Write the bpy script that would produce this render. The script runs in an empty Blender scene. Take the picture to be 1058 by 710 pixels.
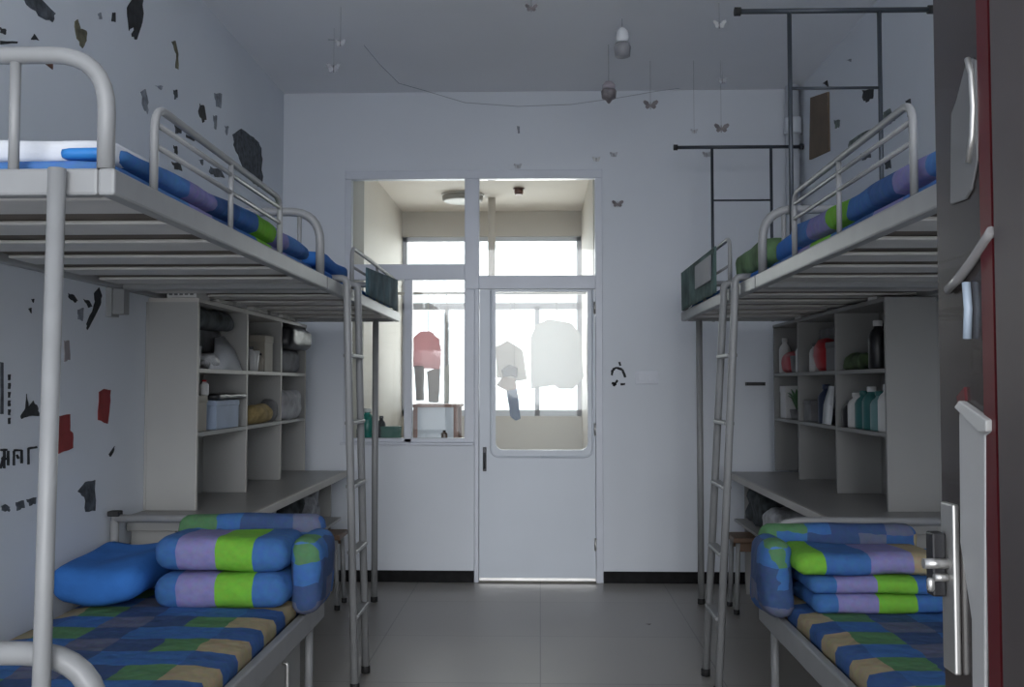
import bpy, bmesh, math, random
from mathutils import Vector, Matrix, noise

random.seed(7)
scene = bpy.context.scene
COL = scene.collection
PI = math.pi

# ------------------------------------------------------------------ camera
F = 1017.0
CAM = Vector((0, 0, 1.297))
phi = math.atan(42 / F)
theta = math.atan(29 / F * math.cos(phi))
cd = bpy.data.cameras.new('camera')
cam = bpy.data.objects.new('camera', cd)
COL.objects.link(cam)
cam.location = CAM
cam.rotation_euler = (PI / 2 + phi, 0, theta)
cd.sensor_fit = 'HORIZONTAL'
cd.sensor_width = 36.0
cd.lens = 36.0 * F / 1058
cd.clip_start = 0.05
cd.clip_end = 200
scene.camera = cam
RM = cam.rotation_euler.to_matrix()


def ray(px, py):
    return RM @ Vector(((px - 529) / F, -(py - 355) / F, -1))


def at_x(px, py, X):
    d = ray(px, py)
    return CAM + d * (X / d.x)


def at_y(px, py, Y):
    d = ray(px, py)
    return CAM + d * (Y / d.y)


# ------------------------------------------------------------------ materials
MATS = {}


def _nt(name):
    m = bpy.data.materials.new(name)
    m.use_nodes = True
    nt = m.node_tree
    b = nt.nodes['Principled BSDF']
    return m, nt, b


def mat(name, col, rough=0.6, metal=0.0, var=0.08, scale=6.0, bump=0.0, coat=0.0, spec=0.5):
    if name in MATS:
        return MATS[name]
    m, nt, b = _nt(name)
    b.inputs['Roughness'].default_value = rough
    b.inputs['Metallic'].default_value = metal
    b.inputs['Specular IOR Level'].default_value = spec
    b.inputs['Coat Weight'].default_value = coat
    tc = nt.nodes.new('ShaderNodeTexCoord')
    nz = nt.nodes.new('ShaderNodeTexNoise')
    nz.inputs['Scale'].default_value = scale
    nz.inputs['Detail'].default_value = 4
    nt.links.new(tc.outputs['Object'], nz.inputs['Vector'])
    r = nt.nodes.new('ShaderNodeValToRGB')
    r.color_ramp.elements[0].position = 0.3
    r.color_ramp.elements[1].position = 0.7
    r.color_ramp.elements[0].color = tuple(c * (1 - var) for c in col) + (1,)
    r.color_ramp.elements[1].color = tuple(min(1, c * (1 + var)) for c in col) + (1,)
    nt.links.new(nz.outputs['Fac'], r.inputs['Fac'])
    nt.links.new(r.outputs['Color'], b.inputs['Base Color'])
    if bump:
        n2 = nt.nodes.new('ShaderNodeTexNoise')
        n2.inputs['Scale'].default_value = scale * 8
        nt.links.new(tc.outputs['Object'], n2.inputs['Vector'])
        bp = nt.nodes.new('ShaderNodeBump')
        bp.inputs['Strength'].default_value = bump
        bp.inputs['Distance'].default_value = 0.01
        nt.links.new(n2.outputs['Fac'], bp.inputs['Height'])
        nt.links.new(bp.outputs['Normal'], b.inputs['Normal'])
    MATS[name] = m
    return m


BLUE = (0.06, 0.17, 0.43)
NAVY = (0.055, 0.10, 0.23)
GREEN = (0.20, 0.50, 0.055)
DGREEN = (0.11, 0.25, 0.12)
PURPLE = (0.26, 0.25, 0.50)
GREYP = (0.14, 0.16, 0.25)
TAN = (0.42, 0.35, 0.22)
MIDB = (0.055, 0.13, 0.33)
LBLUE = (0.09, 0.22, 0.52)


def patch_mat(name, sx, sy, cols, ki, kj, wob=0.03, axes='XY'):
    """patchwork print: cells of sx by sy, colour by frac(i*ki + j*kj)"""
    m, nt, b = _nt(name)
    N, L = nt.nodes, nt.links
    b.inputs['Roughness'].default_value = 0.85
    b.inputs['Specular IOR Level'].default_value = 0.2
    tc = N.new('ShaderNodeTexCoord')
    nz = N.new('ShaderNodeTexNoise')
    nz.inputs['Scale'].default_value = 9
    L.new(tc.outputs['Object'], nz.inputs['Vector'])
    ma = N.new('ShaderNodeVectorMath')
    ma.operation = 'MULTIPLY_ADD'
    ma.inputs[1].default_value = (wob, wob, wob)
    L.new(nz.outputs['Color'], ma.inputs[0])
    L.new(tc.outputs['Object'], ma.inputs[2])
    sp = N.new('ShaderNodeSeparateXYZ')
    L.new(ma.outputs[0], sp.inputs[0])

    def mth(op, a, bv=None):
        n = N.new('ShaderNodeMath')
        n.operation = op
        if hasattr(a, 'links'):
            L.new(a, n.inputs[0])
        else:
            n.inputs[0].default_value = a
        if bv is not None:
            if hasattr(bv, 'links'):
                L.new(bv, n.inputs[1])
            else:
                n.inputs[1].default_value = bv
        return n.outputs[0]
    i = mth('FLOOR', mth('DIVIDE', sp.outputs[axes[0]], sx))
    j = mth('FLOOR', mth('DIVIDE', sp.outputs[axes[1]], sy))
    v = mth('FRACT', mth('ADD', mth('ADD', mth('MULTIPLY', i, ki), mth('MULTIPLY', j, kj)), 100.013))
    r = N.new('ShaderNodeValToRGB')
    cr = r.color_ramp
    cr.interpolation = 'CONSTANT'
    while len(cr.elements) < len(cols):
        cr.elements.new(0.5)
    for k, c in enumerate(cols):
        cr.elements[k].position = k / len(cols)
        cr.elements[k].color = c + (1,)
    L.new(v, r.inputs['Fac'])
    # woven motif inside the cells
    n2 = N.new('ShaderNodeTexNoise')
    n2.inputs['Scale'].default_value = 45
    L.new(tc.outputs['Object'], n2.inputs['Vector'])
    mx = N.new('ShaderNodeMix')
    mx.data_type = 'RGBA'
    mx.blend_type = 'MULTIPLY'
    mx.inputs['Factor'].default_value = 0.35
    L.new(r.outputs['Color'], mx.inputs['A'])
    L.new(n2.outputs['Color'], mx.inputs['B'])
    hs = N.new('ShaderNodeHueSaturation')
    hs.inputs['Saturation'].default_value = 1.0
    L.new(mx.outputs['Result'], hs.inputs['Color'])
    L.new(hs.outputs['Color'], b.inputs['Base Color'])
    bp = N.new('ShaderNodeBump')
    bp.inputs['Strength'].default_value = 0.5
    bp.inputs['Distance'].default_value = 0.03
    n3 = N.new('ShaderNodeTexNoise')
    n3.inputs['Scale'].default_value = 12
    L.new(tc.outputs['Object'], n3.inputs['Vector'])
    L.new(n3.outputs['Fac'], bp.inputs['Height'])
    L.new(bp.outputs['Normal'], b.inputs['Normal'])
    MATS[name] = m
    return m


def glass_mat(name, tint=(0.95, 0.97, 0.97), refl=1.0):
    m = bpy.data.materials.new(name)
    m.use_nodes = True
    nt = m.node_tree
    nt.nodes.clear()
    out = nt.nodes.new('ShaderNodeOutputMaterial')
    tr = nt.nodes.new('ShaderNodeBsdfTransparent')
    tr.inputs['Color'].default_value = tint + (1,)
    gl = nt.nodes.new('ShaderNodeBsdfGlossy')
    gl.inputs['Roughness'].default_value = 0.03
    fr = nt.nodes.new('ShaderNodeFresnel')
    fr.inputs['IOR'].default_value = 1.45
    mx = nt.nodes.new('ShaderNodeMixShader')
    nt.links.new(fr.outputs[0], mx.inputs[0])
    nt.links.new(tr.outputs[0], mx.inputs[1])
    nt.links.new(gl.outputs[0], mx.inputs[2])
    nt.links.new(mx.outputs[0], out.inputs[0])
    MATS[name] = m
    return m


def floor_mat():
    m, nt, b = _nt('floor_tile')
    N, L = nt.nodes, nt.links
    tc = N.new('ShaderNodeTexCoord')
    br = N.new('ShaderNodeTexBrick')
    br.offset = 0
    br.inputs['Scale'].default_value = 1
    br.inputs['Brick Width'].default_value = 0.8
    br.inputs['Row Height'].default_value = 0.8
    br.inputs['Mortar Size'].default_value = 0.003
    br.inputs['Color1'].default_value = (0.335, 0.315, 0.295, 1)
    br.inputs['Color2'].default_value = (0.355, 0.335, 0.31, 1)
    br.inputs['Mortar'].default_value = (0.2, 0.19, 0.18, 1)
    L.new(tc.outputs['Object'], br.inputs['Vector'])
    nz = N.new('ShaderNodeTexNoise')
    nz.inputs['Scale'].default_value = 3
    nz.inputs['Detail'].default_value = 6
    L.new(tc.outputs['Object'], nz.inputs['Vector'])
    mx = N.new('ShaderNodeMix')
    mx.data_type = 'RGBA'
    mx.blend_type = 'MULTIPLY'
    mx.inputs['Factor'].default_value = 0.3
    L.new(br.outputs['Color'], mx.inputs['A'])
    L.new(nz.outputs['Fac'], mx.inputs['B'])
    L.new(mx.outputs['Result'], b.inputs['Base Color'])
    mr = N.new('ShaderNodeMapRange')
    mr.inputs['To Min'].default_value = 0.22
    mr.inputs['To Max'].default_value = 0.42
    L.new(nz.outputs['Fac'], mr.inputs['Value'])
    L.new(mr.outputs['Result'], b.inputs['Roughness'])
    MATS['floor_tile'] = m
    return m


WALL = mat('wall_paint', (0.70, 0.735, 0.79), 0.85, var=0.025, scale=1.3, spec=0.2)
CEIL = mat('ceiling_paint', (0.86, 0.87, 0.90), 0.9, var=0.025, scale=1.0, spec=0.2)
FLOOR = floor_mat()
BLACK = mat('black_baseboard', (0.008, 0.008, 0.009), 0.6, var=0.5, scale=20, spec=0.15)
UPVC = mat('white_window_frame', (0.62, 0.65, 0.72), 0.4, var=0.03)
DOORW = mat('white_door_paint', (0.60, 0.645, 0.71), 0.38, var=0.03, scale=2)
GLASS = glass_mat('clear_glass')
CREAM = mat('cream_wall_tile', (0.60, 0.56, 0.50), 0.6, var=0.03, scale=2)
CREAMC = mat('cream_ceiling', (0.80, 0.73, 0.65), 0.7, var=0.02)
BFLOOR = mat('pale_balcony_floor', (0.72, 0.70, 0.66), 0.5, var=0.05)
STEEL = mat('grey_white_steel_paint', (0.27, 0.275, 0.28), 0.4, var=0.05, scale=12)
SLAT = mat('slat_steel_paint', (0.56, 0.545, 0.525), 0.5, var=0.06, scale=9)
BOARD = mat('brown_bed_board', (0.13, 0.105, 0.085), 0.8, var=0.3, scale=5)
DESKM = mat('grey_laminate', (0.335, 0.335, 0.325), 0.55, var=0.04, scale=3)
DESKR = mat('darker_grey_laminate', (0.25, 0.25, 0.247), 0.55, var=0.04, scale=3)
DESKT = mat('dark_grey_desktop', (0.25, 0.245, 0.24), 0.35, var=0.05, scale=4)
EDGE = mat('pale_shelf_edging', (0.48, 0.46, 0.43), 0.5, var=0.04)
RUBBER = mat('black_rubber', (0.015, 0.015, 0.016), 0.7)
NETM = mat('dark_net_tube', (0.06, 0.07, 0.085), 0.4, metal=0.4)
PIPE = mat('white_pipe', (0.6, 0.63, 0.68), 0.4)
SHEET = patch_mat('patchwork_sheet', 0.14, 0.14,
                  [NAVY, DGREEN, TAN, DGREEN, NAVY, BLUE, BLUE, MIDB, BLUE, GREYP], 0.1, 0.5, 0.045)
PATCH = patch_mat('patchwork_quilt', 0.10, 0.085,
                  [MIDB, DGREEN, NAVY, TAN, BLUE, GREYP, DGREEN, NAVY], 0.375, 0.625, 0.06, axes='XZ')
PATCHY = patch_mat('patchwork_bunk_cover', 0.2, 0.3,
                   [BLUE, LBLUE, PURPLE, GREEN, BLUE, MIDB, PURPLE, LBLUE], 0.375, 0.125, 0.14, axes='YZ')
PATCH_D = patch_mat('patchwork_quilt_end', 0.10, 0.075, [MIDB, DGREEN, NAVY, TAN, BLUE, GREYP, LBLUE, NAVY], 0.375, 0.625, 0.06, axes='YZ')
STRIPE_L = patch_mat('striped_quilt_left', 0.135, 5.0, [GREEN, BLUE, BLUE, PURPLE], 0.25, 0.0, 0.02)
STRIPE_R = patch_mat('striped_quilt_right', 0.135, 5.0, [GREEN, BLUE, BLUE, PURPLE], 0.25, 0.0, 0.02)
STRIPE_T = patch_mat('striped_quilt_top', 0.15, 5.0, [PURPLE, TAN, GREEN, BLUE], 0.25, 0.0, 0.02)
TEAL = mat('dark_teal_cloth', (0.055, 0.11, 0.135), 0.9, var=0.5, scale=7, bump=0.2)
TEALG = mat('grey_green_cloth', (0.085, 0.14, 0.13), 0.9, var=0.5, scale=7, bump=0.2)
SKYB = mat('blue_cotton', (0.035, 0.15, 0.46), 0.85, var=0.12, scale=8, bump=0.2, spec=0.2)
WHITEC = mat('white_cotton', (0.66, 0.68, 0.72), 0.9, var=0.05, bump=0.2)
LBROWN = mat('glossy_brown_door', (0.045, 0.036, 0.035), 0.22, var=0.2, scale=3, coat=0.3)
REDM = mat('dark_red_edge', (0.09, 0.008, 0.012), 0.35)
STEELP = mat('bright_window_highlight', (0.62, 0.61, 0.59), 0.3, metal=0.8, var=0.06)
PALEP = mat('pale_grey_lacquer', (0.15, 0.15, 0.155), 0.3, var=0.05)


# ------------------------------------------------------------------ mesh helpers
def wloc(o):
    v = Vector((0, 0, 0))
    while o is not None:
        v = v + Vector(o.location)
        o = o.parent
    return v


class MB:
    def __init__(self):
        self.bm = bmesh.new()

    def box(self, x0, x1, y0, y1, z0, z1, rz=0.0, pivot=None):
        vs = [self.bm.verts.new((x, y, z)) for x in (x0, x1) for y in (y0, y1) for z in (z0, z1)]
        for f in ((0, 1, 3, 2), (4, 6, 7, 5), (0, 4, 5, 1), (2, 3, 7, 6), (0, 2, 6, 4), (1, 5, 7, 3)):
            self.bm.faces.new([vs[i] for i in f])
        if rz:
            p = Vector(pivot or ((x0 + x1) / 2, (y0 + y1) / 2, 0))
            R = Matrix.Rotation(rz, 3, 'Z')
            for v in vs:
                v.co = p + R @ (v.co - p)
        return vs

    def tube(self, pts, r, seg=10, caps=True):
        pts = [Vector(p) for p in pts]
        rings = []
        n = len(pts)
        prev = None
        for i, p in enumerate(pts):
            t = (pts[min(i + 1, n - 1)] - pts[max(i - 1, 0)]).normalized()
            if prev is None:
                a = Vector((0, 0, 1)) if abs(t.z) < 0.9 else Vector((1, 0, 0))
                u = t.cross(a).normalized()
            else:
                u = (prev - t * prev.dot(t)).normalized()
            prev = u
            w = t.cross(u)
            rr = r[i] if isinstance(r, (list, tuple)) else r
            rings.append([self.bm.verts.new(p + (u * math.cos(k * 2 * PI / seg) + w * math.sin(k * 2 * PI / seg)) * rr)
                          for k in range(seg)])
        for a, b in zip(rings, rings[1:]):
            for k in range(seg):
                f = self.bm.faces.new((a[k], a[(k + 1) % seg], b[(k + 1) % seg], b[k]))
                f.smooth = True
        if caps:
            self.bm.faces.new(list(reversed(rings[0])))
            self.bm.faces.new(rings[-1])

    def lathe(self, c, prof, seg=18, sx=1.0, sy=1.0):
        c = Vector(c)
        rings = []
        for r, z in prof:
            rings.append([self.bm.verts.new(c + Vector((r * sx * math.cos(k * 2 * PI / seg),
                                                        r * sy * math.sin(k * 2 * PI / seg), z))) for k in range(seg)])
        for a, b in zip(rings, rings[1:]):
            for k in range(seg):
                f = self.bm.faces.new((a[k], a[(k + 1) % seg], b[(k + 1) % seg], b[k]))
                f.smooth = True
        self.bm.faces.new(list(reversed(rings[0])))
        self.bm.faces.new(rings[-1])

    def prism(self, pts, vec):
        """extrude polygon of 3D points along vec"""
        vec = Vector(vec)
        a = [self.bm.verts.new(Vector(p)) for p in pts]
        b = [self.bm.verts.new(Vector(p) + vec) for p in pts]
        n = len(a)
        self.bm.faces.new(a)
        self.bm.faces.new(list(reversed(b)))
        for k in range(n):
            self.bm.faces.new((a[k], b[k], b[(k + 1) % n], a[(k + 1) % n]))

    def soft(self, x0, x1, y0, y1, z0, z1, r, n=(10, 10, 4), amp=0.01, fr=4.0, seed=0.0, fn=None):
        """rounded, slightly lumpy cloth block"""
        c = Vector(((x0 + x1) / 2, (y0 + y1) / 2, (z0 + z1) / 2))
        h = Vector(((x1 - x0) / 2, (y1 - y0) / 2, (z1 - z0) / 2))
        cache = {}

        def V(i, j, k):
            key = (i, j, k)
            if key not in cache:
                p = Vector(((2 * i / n[0] - 1) * h.x, (2 * j / n[1] - 1) * h.y, (2 * k / n[2] - 1) * h.z))
                rr = min(r, h.x, h.y, h.z)
                q = Vector([max(-h[a] + rr, min(h[a] - rr, p[a])) for a in range(3)])
                d = p - q
                if d.length > 1e-6:
                    p = q + d.normalized() * rr
                w = c + p
                nn = noise.noise_vector(w * fr + Vector((seed, seed * 1.7, -seed)))
                w2 = w + Vector((nn.x, nn.y, nn.z)) * amp
                if fn:
                    w2 = fn(w2)
                cache[key] = self.bm.verts.new(w2)
            return cache[key]

        def quad(a, b, cc, d):
            f = self.bm.faces.new((a, b, cc, d))
            f.smooth = True
        for i in range(n[0]):
            for j in range(n[1]):
                quad(V(i, j, 0), V(i, j + 1, 0), V(i + 1, j + 1, 0), V(i + 1, j, 0))
                quad(V(i, j, n[2]), V(i + 1, j, n[2]), V(i + 1, j + 1, n[2]), V(i, j + 1, n[2]))
        for i in range(n[0]):
            for k in range(n[2]):
                quad(V(i, 0, k), V(i + 1, 0, k), V(i + 1, 0, k + 1), V(i, 0, k + 1))
                quad(V(i, n[1], k), V(i, n[1], k + 1), V(i + 1, n[1], k + 1), V(i + 1, n[1], k))
        for j in range(n[1]):
            for k in range(n[2]):
                quad(V(0, j, k), V(0, j, k + 1), V(0, j + 1, k + 1), V(0, j + 1, k))
                quad(V(n[0], j, k), V(n[0], j + 1, k), V(n[0], j + 1, k + 1), V(n[0], j, k + 1))

    def sheet(self, grid, th):
        """closed slab around a grid of points (list of rows), thickness th along mean normal"""
        rows, cols = len(grid), len(grid[0])
        a = Vector(grid[0][0])
        nrm = (Vector(grid[-1][0]) - a).cross(Vector(grid[0][-1]) - a).normalized() * th
        A = [[self.bm.verts.new(Vector(p)) for p in row] for row in grid]
        B = [[self.bm.verts.new(Vector(p) + nrm) for p in row] for row in grid]
        for i in range(rows - 1):
            for j in range(cols - 1):
                f = self.bm.faces.new((A[i][j], A[i][j + 1], A[i + 1][j + 1], A[i + 1][j])); f.smooth = True
                f = self.bm.faces.new((B[i][j], B[i + 1][j], B[i + 1][j + 1], B[i][j + 1])); f.smooth = True
        edge = [(0, j) for j in range(cols)] + [(i, cols - 1) for i in range(1, rows)] + \
               [(rows - 1, j) for j in range(cols - 2, -1, -1)] + [(i, 0) for i in range(rows - 2, 0, -1)]
        for (i, j), (k, l) in zip(edge, edge[1:] + edge[:1]):
            self.bm.faces.new((A[i][j], B[i][j], B[k][l], A[k][l]))

    def build(self, name, m, parent=None, bevel=0.0):
        bm = self.bm
        bmesh.ops.recalc_face_normals(bm, faces=bm.faces[:])
        xs = [v.co for v in bm.verts]
        if parent is None:
            off = Vector(((min(c.x for c in xs) + max(c.x for c in xs)) / 2,
                          (min(c.y for c in xs) + max(c.y for c in xs)) / 2, min(c.z for c in xs)))
            base = Vector((0, 0, 0))
        else:
            base = wloc(parent)
            off = base
        for v in bm.verts:
            v.co -= off
        me = bpy.data.meshes.new(name)
        bm.to_mesh(me)
        bm.free()
        me.materials.append(m)
        o = bpy.data.objects.new(name, me)
        COL.objects.link(o)
        if parent is None:
            o.location = off
        else:
            o.parent = parent
        if bevel:
            md = o.modifiers.new('bevel', 'BEVEL')
            md.width = bevel
            md.segments = 2
            md.limit_method = 'ANGLE'
        return o


def tag(o, label, cat, group=None):
    o['label'] = label
    o['category'] = cat
    if group:
        o['group'] = group
    return o


def thing(name, label, cat, loc, group=None):
    o = bpy.data.objects.new(name, None)
    o.empty_display_size = 0.1
    COL.objects.link(o)
    o.location = loc
    return tag(o, label, cat, group)


def struct(o):
    o['kind'] = 'structure'
    return o


def rounded(pts, r, seg=6):
    """polyline with rounded corners"""
    pts = [Vector(p) for p in pts]
    out = [pts[0]]
    for a, b, c in zip(pts, pts[1:], pts[2:]):
        u = (a - b).normalized()
        w = (c - b).normalized()
        rr = min(r, (a - b).length * 0.5, (c - b).length * 0.5)
        p0, p1 = b + u * rr, b + w * rr
        for k in range(seg + 1):
            t = k / seg
            out.append(p0 * (1 - t) ** 2 + b * 2 * t * (1 - t) + p1 * t * t)
    out.append(pts[-1])
    return out


# ------------------------------------------------------------------ dimensions
XW = 1.72       # side walls
YB = 6.5        # back wall (door wall)
ZC = 3.25
XR = 0.85       # bed rail plane


def bx(*a):
    m = MB()
    m.box(*a)
    return m


# ---- room shell
struct(bx(-XW - 0.15, XW + 0.15, -1.2, YB + 0.15, -0.1, 0).build('floor', FLOOR))
struct(bx(-XW - 0.15, XW + 0.15, -1.2, YB + 0.15, ZC, ZC + 0.1).build('ceiling', CEIL))
struct(bx(-XW - 0.15, -XW, -1.2, YB, 0, ZC).build('wall_left', WALL))
struct(bx(XW, XW + 0.15, -1.2, YB, 0, ZC).build('wall_right', WALL))

OX0 = at_y(357, 178, YB).x
OX1 = at_y(622, 178, YB).x
OZ1 = at_y(490, 176, YB).z
SZ = at_y(440, 457, YB).z          # window sill height
DX0 = at_y(490, 400, YB).x
m = MB()
YT = YB + 0.15
m.box(-XW - 0.15, OX0, YB, YT, 0, ZC)
m.box(OX1, XW + 0.15, YB, YT, 0, ZC)
m.box(OX0, OX1, YB, YT, OZ1, ZC)
m.box(OX0, DX0, YB, YT, 0, SZ)
struct(m.build('wall_back', WALL))
m = MB()
bz = 0.075
m.box(-XW, DX0, YB - 0.012, YB, 0, bz)
m.box(OX1, XW, YB - 0.012, YB, 0, bz)
struct(m.build('baseboard_back', BLACK, bevel=0.003))

# window frame (transom over both halves + fixed panes on the left)
def px_box(m, x0, x1, y0, y1, ya, yb):
    p, q = at_y(x0, y1, YB), at_y(x1, y0, YB)
    m.box(p.x, q.x, ya, yb, p.z, q.z)


win = bpy.data.objects.new('window_1', None)
COL.objects.link(win)
win.location = (OX0, YB, SZ)
win['kind'] = 'structure'
m = MB()
fy0, fy1 = YB - 0.012, YB + 0.055
zA = at_y(490, 186, YB).z
xs = lambda p: at_y(p, 300, YB).x
zs = lambda p: at_y(490, p, YB).z
m.box(OX0, OX1, fy0, fy1, zs(185), OZ1)                  # head
m.box(OX0, xs(363), fy0, fy1, SZ, zs(185))               # left jamb
m.box(xs(615), OX1, fy0, fy1, 0, zs(185))              # right jamb down to floor
m.box(xs(480), xs(495), fy0, fy1, zs(299), zs(185))    # transom mullion
m.box(xs(363), xs(480), fy0, fy1, zs(289), zs(273))      # left transom bar
m.box(xs(495), xs(615), fy0, fy1, zs(299), zs(285))      # bar over the door
m.box(xs(480), xs(490.5), fy0, fy1, SZ, zs(299))
m.box(xs(490.5), xs(495), fy0, fy1, 0, zs(299))
m.box(xs(418), xs(426), fy0, fy1, SZ, zs(289))
m.box(xs(363), xs(480), fy0, fy1, SZ, zs(453))
m.build('window_frame', UPVC, win, bevel=0.004)
m = bx(OX0 - 0.02, xs(490), YB - 0.03, YB + 0.15, SZ - 0.018, SZ - 0.0005)
m.build('window_sill', UPVC, win, bevel=0.004)
for (a, b, c, d) in ((363, 480, 185, 273), (495, 615, 185, 285), (363, 418, 289, 453), (426, 480, 289, 453)):
    m = MB()
    px_box(m, a, b, c, d, YB + 0.018, YB + 0.023)
    m.build('pane', GLASS, win)

# balcony door
door = bpy.data.objects.new('door_1', None)
COL.objects.link(door)
door.location = (xs(495.5), YB, 0.0)
door['kind'] = 'structure'
lx0, lx1 = xs(495.6), xs(614.6)
lz0, lz1 = 0.012, zs(299.5)
gx0, gx1, gz0, gz1 = xs(512), xs(607), zs(465), zs(301.5)
m = MB()
N = 7
rad = 0.05
y0, y1 = YB - 0.004, YB + 0.04
m.box(lx0, gx0, y0, y1, lz0, lz1)
m.box(gx1, lx1, y0, y1, lz0, lz1)
m.box(gx0, gx1, y0, y1, gz1, lz1)
m.box(gx0, gx1, y0, y1, lz0, gz0)
for sx_, cx in ((1, gx0), (-1, gx1)):   # rounded lower glass corners
    pts = [(cx, y0 + 0.0005, gz0)] + [(cx + sx_ * rad * (1 - math.cos(a)), y0 + 0.0005, gz0 + rad * (1 - math.sin(a)))
                             for a in [k * PI / 2 / N for k in range(N + 1)]][::-1]
    m.prism(pts, (0, y1 - y0 - 0.001, 0))
m.build('door_leaf', DOORW, door)
m = MB()
for r0 in (0.014,):
    loop = rounded([((gx0 + gx1) / 2, y0, gz0 - 0.045), (gx0 - 0.03, y0, gz0 - 0.045), (gx0 - 0.03, y0, gz1 + 0.01)], 0.06)
    m.tube(loop, 0.007, 8)
    loop = rounded([((gx0 + gx1) / 2, y0, gz0 - 0.045), (gx1 + 0.03, y0, gz0 - 0.045), (gx1 + 0.03, y0, gz1 + 0.01)], 0.06)
    m.tube(loop, 0.007, 8)
m.build('moulding', DOORW, door)
m = MB()
m.box(gx0, gx1, YB + 0.015, YB + 0.02, gz0, gz1)
m.build('pane', GLASS, door)
m = MB()
hx = xs(501)
m.box(hx - 0.012, hx + 0.012, y0 - 0.006, y0, zs(487), zs(462))
hp = m.build('handle_plate', mat('dark_metal', (0.05, 0.05, 0.055), 0.4, metal=0.6), door, bevel=0.003)
m = MB()
m.tube(rounded([(hx, y0 - 0.006, zs(468)), (hx, y0 - 0.045, zs(468)), (hx, y0 - 0.045, zs(484))], 0.012), 0.006, 8)
m.build('lever', MATS['dark_metal'], hp)
m = MB()
m.box(lx0, lx1, y0 - 0.003, y0, 0.014, 0.03)
m.build('kick_strip', STEELP, door)
m = MB()
for zz in (0.25, 1.0, 1.8):
    m.tube([(lx1 - 0.002, y0 - 0.006, zz - 0.04), (lx1 - 0.002, y0 - 0.006, zz + 0.04)], 0.008, 8)
m.build('hinge', STEELP, door)

# ---- balcony beyond
BX0, BX1 = -1.2, 0.36
BY0, BY1 = YT, 8.5
BZ = 2.80
struct(bx(BX0 - 0.12, BX1 + 0.12, BY0 + 0.001, BY1 + 0.15, -0.1, 0.0).build('floor_balcony', BFLOOR))
struct(bx(BX0 - 0.12, BX1 + 0.12, BY0 + 0.001, BY1 + 0.15, BZ, BZ + 0.1).build('ceiling_balcony', CREAMC))
struct(bx(BX0 - 0.12, BX0, BY0 + 0.001, BY1 + 0.15, 0, BZ).build('wall_balcony_left', CREAM))
struct(bx(BX1, BX1 + 0.12, BY0 + 0.001, BY1 + 0.15, 0, BZ).build('wall_balcony_right', CREAM))
zb = at_y(540, 244, BY1).z
zsill = at_y(540, 430, BY1).z
m = MB()
m.box(BX0, BX1, BY1, BY1 + 0.15, 0, zsill)
m.box(BX0, BX1, BY1, BY1 + 0.15, zb, BZ)
struct(m.build('wall_balcony_far', CREAM))
w2 = bpy.data.objects.new('window_2', None)
COL.objects.link(w2)
w2.location = ((BX0 + BX1) / 2, BY1 + 0.05, zsill)
w2['kind'] = 'structure'
m = MB()
a0, a1 = BY1 + 0.04, BY1 + 0.09
zm = at_y(540, 316, BY1).z
m.box(BX0, BX1, a0, a1, zsill, zsill + 0.05)
m.box(BX0, BX1, a0, a1, zb - 0.04, zb)
m.box(BX0, BX0 + 0.04, a0, a1, zsill, zb)
m.box(BX1 - 0.04, BX1, a0, a1, zsill, zb)
m.box(BX0, BX1, a0, a1, zm - 0.03, zm + 0.03)
for px in (461, 505, 555):
    xx = at_y(px, 350, BY1).x
    m.box(xx - 0.02, xx + 0.02, a0, a1, zsill, zm)
m.build('window_frame', UPVC, w2)
m = bx(BX0, BX1, BY1 + 0.06, BY1 + 0.065, zsill, zb)
m.build('pane', GLASS, w2)


# ------------------------------------------------------------------ beds
side_word = {-1: 'left', 1: 'right'}
Y0, Y1, Y2 = 1.93, 3.90, 5.95
ZR0, ZR1 = 1.675, 1.73


def X(s, u):
    return s * (XR + u)


def sbox(m, s, u0, u1, y0, y1, z0, z1):
    a, b = X(s, u0), X(s, u1)
    m.box(min(a, b), max(a, b), y0, y1, z0, z1)


def end_loop(s, y, zb_, zt, u0=0.026, u1=0.835, r=0.0175, rc=0.16):
    m = MB()
    m.tube(rounded([(X(s, u0), y, zb_), (X(s, u0), y, zt), (X(s, u1), y, zt), (X(s, u1), y, zb_)], rc, 8), r, 12)
    return m


def upper_frame(s, root, ya, yb, n):
    m = MB()
    sbox(m, s, 0, 0.035, ya, yb, ZR0, ZR1)
    m.build('side_rail', STEEL, root, bevel=0.006)
    m = MB()
    sbox(m, s, 0.815, 0.845, ya, yb, ZR0, ZR1)
    m.build('side_rail', STEEL, root, bevel=0.006)
    for y in (ya, yb - 0.035):
        m = MB()
        sbox(m, s, 0.035, 0.815, y, y + 0.035, ZR0, ZR1)
        m.build('end_rail', STEEL, root, bevel=0.006)
    L = yb - ya - 0.07
    for k in range(n):
        y = ya + 0.035 + L * (k + 0.6) / n
        m = MB()
        sbox(m, s, 0.035, 0.815, y - 0.085, y + 0.085, ZR0 + 0.016, ZR0 + 0.027)
        m.build('slat', SLAT, root, bevel=0.005)
    m = MB()
    sbox(m, s, 0.036, 0.814, ya + 0.036, yb - 0.036, ZR0 + 0.0285, ZR0 + 0.042)
    m.build('bed_board', BOARD, root)


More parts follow.
